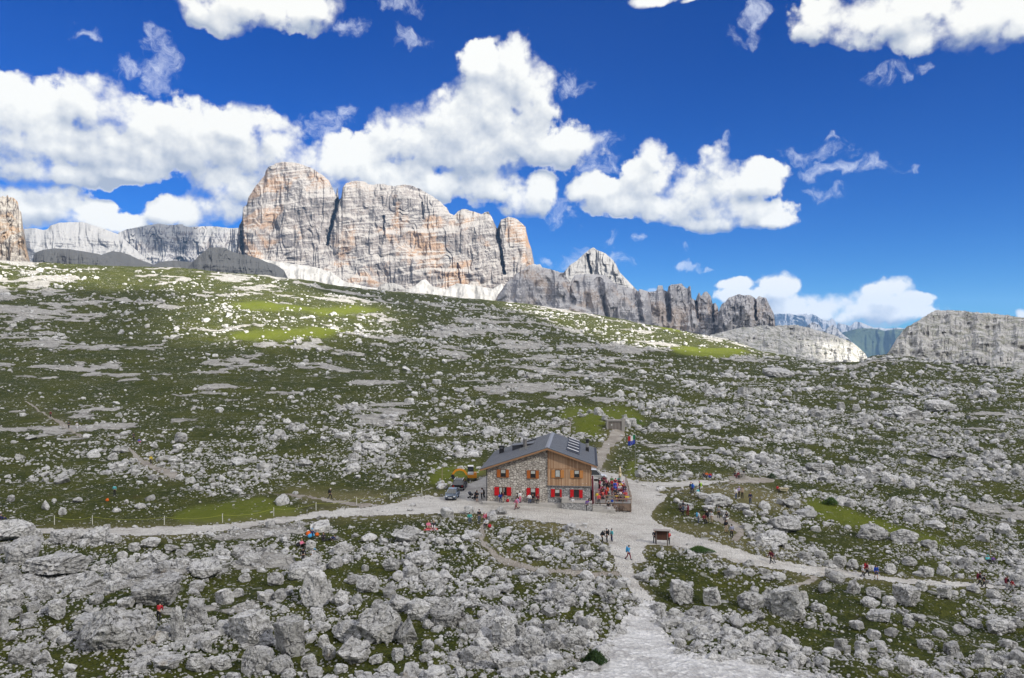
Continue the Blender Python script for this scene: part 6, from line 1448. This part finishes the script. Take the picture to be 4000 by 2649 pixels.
P(1645, 1210.5, -30, 'talk', 'white', 'beige', 'hair:black', 'person in white shirt and beige trousers in the group', pack='black', group=HS)
P(1662, 1198, 0, 'stand', 'grey', 'black', 'hair:black', 'person in grey top and black trousers above the group', group=HS)
P(1680, 1205, 200, 'sit', 'black', 'black', 'hair:black', 'person in black sitting right of the group on the knoll', dz=.1, group=HS)
P(1679, 1234, 10, 'talk', 'black', 'beige', 'hair:black', 'person in black shirt and beige shorts on the dirt patch', shorts=True, pack='black', group=HS)
P(1692, 1245, 170, 'stand', 'check', 'black', 'hair:black', 'person in checked shirt seen from behind below the knoll', group=HS)
P(1702, 1164, 30, 'stand', 'white', 'jeans', 'hair:black', 'person in white at the left of the small rock trio', group=HS)
P(1709, 1161, 10, 'talk', 'lilac', 'dark', 'cap:lilac', 'person with lilac hat and lilac top behind the small rock', group=HS)
P(1716.5, 1162.5, -30, 'talk', 'beige', 'black', 'hair:brown', 'person in beige top and black trousers behind the small rock', group=HS)
P(1735, 1170, -40, 'stand', 'navy', 'jeans', 'hair:brown', 'person in navy standing alone right of the small rock', group=HS)
P(1699, 1108, 40, 'sit', 'dark', 'maroon', 'hair:black', 'person in black top at the left end of the grey table', group=HR)
P(1707, 1109, 10, 'sit', 'maroon', 'black', 'hair:black', 'person in maroon seated in front of the grey table', group=HR)
P(1720, 1103, -60, 'sit', 'black', 'black', 'hair:black', 'person in black at the right end of the grey table', group=HR)
P(1798, 1141, 30, 'sit', 'red', 'black', 'hair:black', 'person in red seated left of the pale lawn table', group=HR)
P(1628, 1105, 20, 'ground', 'dark', 'black', 'hair:brown', 'person in dark clothes sitting left of the one in orange', group=HR)
P(1634, 1104, 0, 'ground', 'orange', 'grey', 'hair:brown', 'person in orange sitting on the grass above the lawn road', group=HR)
P(1642, 1106, -20, 'ground', 'red', 'blue', 'hair:brown', 'person in red and blue sitting right of the one in orange', group=HR)
# -- in front of the hut
P(1103, 1161.5, 20, 'talk', 'black', 'black', 'hair:black', 'person in black shorts beside the pram left of the hut', shorts=True, group=HF)
P(1098.5, 1157, 60, 'lean', 'black', 'black', 'hair:brown', 'person in black leaning over the pram', group=HF)
P(1114, 1155, -60, 'talk', 'white', 'black', 'hair:black', 'person in white shirt by the left hut corner', group=HF)
P(1119, 1151, -40, 'lean', 'black', 'black', 'hair:black', 'person in black close to the left hut corner', group=HF)
def Wk(s, t, *a, **k):
    h = .09 - .011 * s; return person(hutw(s, t, h + k.pop('dz', 0)), a[0] + math.degrees(YAW), *a[1:], **k)
Wk(1.95, -.45, 10, 'sit', 'blue', 'navy', 'cap:white', 'person in blue with white cap seated below the left window', group=HF)
Wk(2.38, -.75, -70, 'stand', 'maroon', 'beige', 'hair:brown', 'person in maroon standing before the left red shutters', scale=.96, group=HF)
Wk(4.78, -.6, 30, 'stand', 'white', 'pink', 'hair:black', 'person in white top and pink skirt on the hut walkway', group=HF)
Wk(4.45, -.35, 60, 'sit', 'black', 'black', 'hair:black', 'person in black seated beside the pink skirt', group=HF)
Wk(6.12, -.45, 10, 'sit', 'white', 'jeans', 'hair:black', 'person in white seated below the second lower window', group=HF)
Wk(6.60, -.40, -10, 'sit', 'black', 'dark', 'hair:black', 'person in black seated in the middle below the second window', group=HF)
Wk(7.32, -.45, -10, 'sit', 'maroon', 'black', 'hair:brown', 'person in maroon seated under the right shutter of second window', group=HF)
P(1324, 1177, 160, 'stand', 'white', 'black', 'hair:hgrey', 'person in white top carrying a black jacket before the terrace wall', group=HF)
P(1358, 1182, 190, 'stand', 'purple', 'dark', 'cap:white', 'person in purple with white cap at the terrace steps', group=HF)
P(1363, 1178, 150, 'talk', 'black', 'black', 'hair:black', 'person in black beside the purple jacket at the steps', group=HF)
q = hutw(16.0, -.9, 0); q.z = -23.47 - .05; person(q, 10, 'walk', 'coral', 'dark', 'hair:brown', 'person in coral red shirt coming down the terrace steps', group=HT)
q = hutw(17.35, -1.25, 0); q.z = gz(q.x, q.y) + .25; person(q, 0, 'sit', 'black', 'white', 'hair:black', 'person in black and white seated on the lowest terrace step', group=HT)
D(17.1, .9, 170, 'walk', 'black', 'black', 'cap:grey', 'person with red backpack and grey hat entering the terrace', pack='red', group=HT)
D(15.75, .6, 0, 'stand', 'yellow', 'grey', 'hair:brown', 'person in yellow at the front left of the terrace', scale=.8, group=HT)
# -- standing on the terrace
for s, t, f, pz, a, b_, h, pk_, sh, lab in ((18.35, 2.1, 10, 'stand', 'black', 'black', 'hair:black', None, False, 'person all in black standing near the front terrace railing'),
        (17.3, 3.7, 190, 'stand', 'red', 'black', 'hair:brown', 'orange', False, 'person with orange backpack in the terrace aisle'), (18.05, 3.9, 30, 'talk', 'maroon', 'maroon', 'hair:brown', None, False, 'person in maroon from head to toe in the terrace aisle'),
        (18.45, 5.0, 180, 'walk', 'blue', 'dark', 'hair:black', 'blue', False, 'person with bright blue backpack walking through the terrace'), (17.55, 6.2, 60, 'talk', 'black', 'white', 'hair:black', None, False, 'person in black top and white trousers on the terrace'),
        (16.9, 7.2, 160, 'stand', 'dark', 'lilac', 'hair:black', None, False, 'person in dark top and lilac trousers on the terrace'), (17.6, 8.4, 20, 'stand', 'black', 'jeans', 'hair:black', 'maroon', False, 'person with maroon backpack at the terrace middle'),
        (18.55, 8.0, 200, 'stand', 'blue', 'navy', 'hair:black', None, False, 'person in blue jacket beside the third red table'), (18.1, 9.6, 10, 'talk', 'red', 'black', 'hair:brown', None, False, 'person in plain red shirt deep on the terrace'),
        (17.3, 10.6, 120, 'stand', 'pink', 'dark', 'hair:brown', None, False, 'person in pink deep on the terrace aisle'), (18.2, 12.0, 0, 'stand', 'green', 'black', 'hair:black', None, False, 'person in green at the back of the terrace'),
        (16.3, 9.2, -60, 'talk', 'pink', 'maroon', 'cap:white', None, False, 'person in pink with white cap by the hut side door'), (16.2, 10.8, 60, 'stand', 'black', 'black', 'hair:black', None, False, 'person in black by the hut side door'),
        (18.25, 3.1, -20, 'stand', 'white', 'white', 'hair:blond', None, False, 'child in a white towel on the terrace aisle'), (17.0, 12.6, 180, 'stand', 'maroon', 'dark', 'hair:black', None, False, 'person in maroon jacket at the far end of the terrace')):
    D(s, t, f, pz, a, b_, h, lab, pack=pk_, shorts=sh, scale=.8 if 'child' in lab else 1, group=HT)
# -- seated at the red tables: table index, side (front bench / back bench), offset along it
SE = [(0, 0, -.5, 'black', 'hair:black'), (0, 0, .1, 'dark', 'hair:brown'), (0, 1, -.3, 'white', 'hair:black'), (0, 1, .5, 'coral', 'hair:brown'), (1, 0, -.6, 'dark', 'hair:black'), (1, 0, .5, 'purple', 'hair:brown'), (1, 1, .1, 'maroon', 'hair:black'),
      (2, 0, .55, 'navy', 'hair:black'), (2, 1, -.1, 'white', 'cap:white'), (2, 1, .6, 'dark', 'hair:brown'), (3, 0, .6, 'red', 'hair:brown'), (3, 1, .2, 'yellow', 'hair:black'), (3, 1, -.5, 'pink', 'hair:blond'), (4, 0, .4, 'lilac', 'cap:white'), (4, 0, -.5, 'coral', 'hair:black'), (4, 1, .0, 'dark', 'hair:brown'),
      (5, 0, -.5, 'red', 'hair:brown'), (5, 0, .4, 'white', 'cap:white'), (5, 1, .1, 'teal', 'hair:black'), (6, 0, .1, 'coral', 'hair:black'), (6, 1, -.1, 'maroon', 'hair:brown'), (7, 0, .1, 'black', 'hair:brown'), (7, 1, .0, 'pink', 'cap:white')]
TW = ['table nearest the railing', 'second red table', 'third red table', 'fourth red table', 'fifth red table', 'red table by the parasol', 'red table near the steps', 'red table by the windbreak']
for ti, side, ox, c, h in SE:
    s, t_ = TT[ti]; sc_ = .72 if s < 17 else 1
    k, hc = h.split(':'); hd = {'hair:black': 'dark-haired', 'hair:brown': 'brown-haired', 'hair:blond': 'fair-haired', 'cap:white': 'white-capped'}[h]
    cn = {'dark': 'charcoal', 'navy': 'navy'}.get(c, c)
    D(s + ox * sc_, t_ + (-.66 if side == 0 else .66), 180 if side == 0 else 0, 'table', c, 'dark' if c != 'dark' else 'jeans', h, f"{hd} person in {cn} seated on the {'near' if side == 0 else 'far'} bench of the {TW[ti]}", group=HT)
# -- bags and blankets lying about
def bag(px, py, c, label, rz=0, dz=0, sc=1.0, group='bags lying on the ground'):
    g = ground(px, py); o = empty('bag', g + Vector((0, 0, dz)), rz); o.scale = (sc, sc, sc); tag(o, label, 'bag', group)
    MB().ball((0, 0, .20), .26, .18, .22).ball((.02, .02, .34), .18, .13, .14).build('sack', cloth(c), o, smooth=True); MB().ball((0, -.15, .17), .15, .08, .12).build('pocket', cloth('dark' if c == 'black' else c), o, smooth=True)
    MB().tube((-.10, .12, .42), (.10, .12, .42), .02).build('strap', cloth('dark'), o); return o
bag(1614, 1150, 'turquoise', 'bright turquoise bag at the feet of the neon backpack wearer'); bag(248, 1166, 'orange', 'orange bag on the boulders left of the turquoise climber', dz=.25)
bag(713, 1246, 'orange', 'orange rucksack left of the blue helmet', dz=.3, sc=1.3); bag(733, 1246, 'orange', 'orange rucksack right of the blue helmet', dz=.3); bag(716, 1252, 'sky', 'pale blue bag lying on the round striped boulder', dz=.5)
bag(689, 1262, 'black', 'black bag left of the person in pink'); bag(1132, 1222, 'red', 'red bag beside the white shirt by the small trail', dz=.2); bag(779, 1247, 'grey', 'grey bag at the feet of the stretched out person')
q = hutw(3.0, -.5, .08); b_ = bag(1200, 1170, 'red', 'red rucksack on the hut walkway below the left window'); b_.location = q
q = hutw(17.9, .6, DKZ); b_ = bag(1200, 1170, 'blue', 'small blue bag behind the terrace railing'); b_.location = q; b_.scale = (.8, .8, .8)
g = ground(997, 1221); bl = empty('blanket', g + Vector((0, 0, .03)), .1); tag(bl, 'red picnic blanket under two fair people below the road', 'blanket')
mb = MB(); 
for i in range(6):
    for j in range(4): 
        z = lambda a, b_: .03 + .025 * math.sin(a * 3.1 + b_ * 2.3); x0, x1, y0, y1 = -.95 + i * .32, -.63 + i * .32, -.75 + j * .38, -.37 + j * .38
        mb.poly([(x0, y0, z(x0, y0)), (x1, y0, z(x1, y0)), (x1, y1, z(x1, y1)), (x0, y1, z(x0, y1))])
mb.build('cloth', cloth('coral'), bl); MB().box(-.97, .97, -.80, -.76, .01, .05).build('fringe', cloth('pink'), bl)
# -- low dark bushes
def bush(px, py, w, h, label, c1=(.012, .028, .008), c2=(.035, .07, .015), n=1500):
    g = ground(px, py); q = g.y / F; r = random.Random(px); o = empty('shrub', g); tag(o, label, 'shrub')
    bm = bmesh.new()
    for i in range(n):
        a = r.uniform(0, 6.283); rr = math.sqrt(r.random()); z = r.random() ** .7
        lump = 1 + .3 * math.sin(3 * a + px)
        c = Vector((math.cos(a) * rr * w * q / 2 * lump * (1 - .45 * z * z), math.sin(a) * rr * w * q / 3.2, z * h * q * (1.05 - .6 * rr ** 2)))
        d = Vector((r.gauss(0, .5), r.gauss(0, .5), 1)).normalized(); u = d.orthogonal().normalized() * r.uniform(.03, .06); l = d * r.uniform(.14, .30)
        bm.faces.new([bm.verts.new(c - u), bm.verts.new(c + u), bm.verts.new(c + l)])
    me = bpy.data.meshes.new('foliage'); bm.to_mesh(me); bm.free()
    m, b, bs = new_mat('dark_needles'); nz = b.noise(b.n('ShaderNodeNewGeometry').outputs['Position'], 4.0, 3); b.put(bs.inputs['Base Color'], b.mix(nz, c1, c2)); bs.inputs['Roughness'].default_value = .8
    me.materials.append(m); link(bpy.data.objects.new('foliage', me), o)
    mb = MB()
    for k in range(7): a = k * .9; mb.tube((0, 0, -.05), (math.cos(a) * w * q * .3, math.sin(a) * w * q * .2, h * q * .5), .03, .012, 5)
    mb.build('stem', paint('shrub_bark', (.07, .05, .035), .9), o)
bush(1376, 1536, 54, 30, 'dark green dwarf pine at the left edge of the white scree'); bush(1618, 1276, 66, 11, 'low green shrub patch below the notice board road', (.025, .06, .01), (.06, .11, .02))
bush(1922, 1170, 40, 16, 'green tussock at the top of the bright strip at right', (.03, .07, .01), (.07, .13, .02)); bush(1465, 985, 44, 18, 'bright green bush right of the cellar mound', (.03, .07, .01), (.07, .13, .02)); bush(1672, 1168, 30, 10, 'small dark shrub left of the rock trio', n=500)
bush(1357, 873, 12, 8, 'lone dark shrub high on the slope above the cellar', n=300); bush(1785, 1110, 24, 12, 'dark green shrub at the foot of the right boulder slope', n=500)
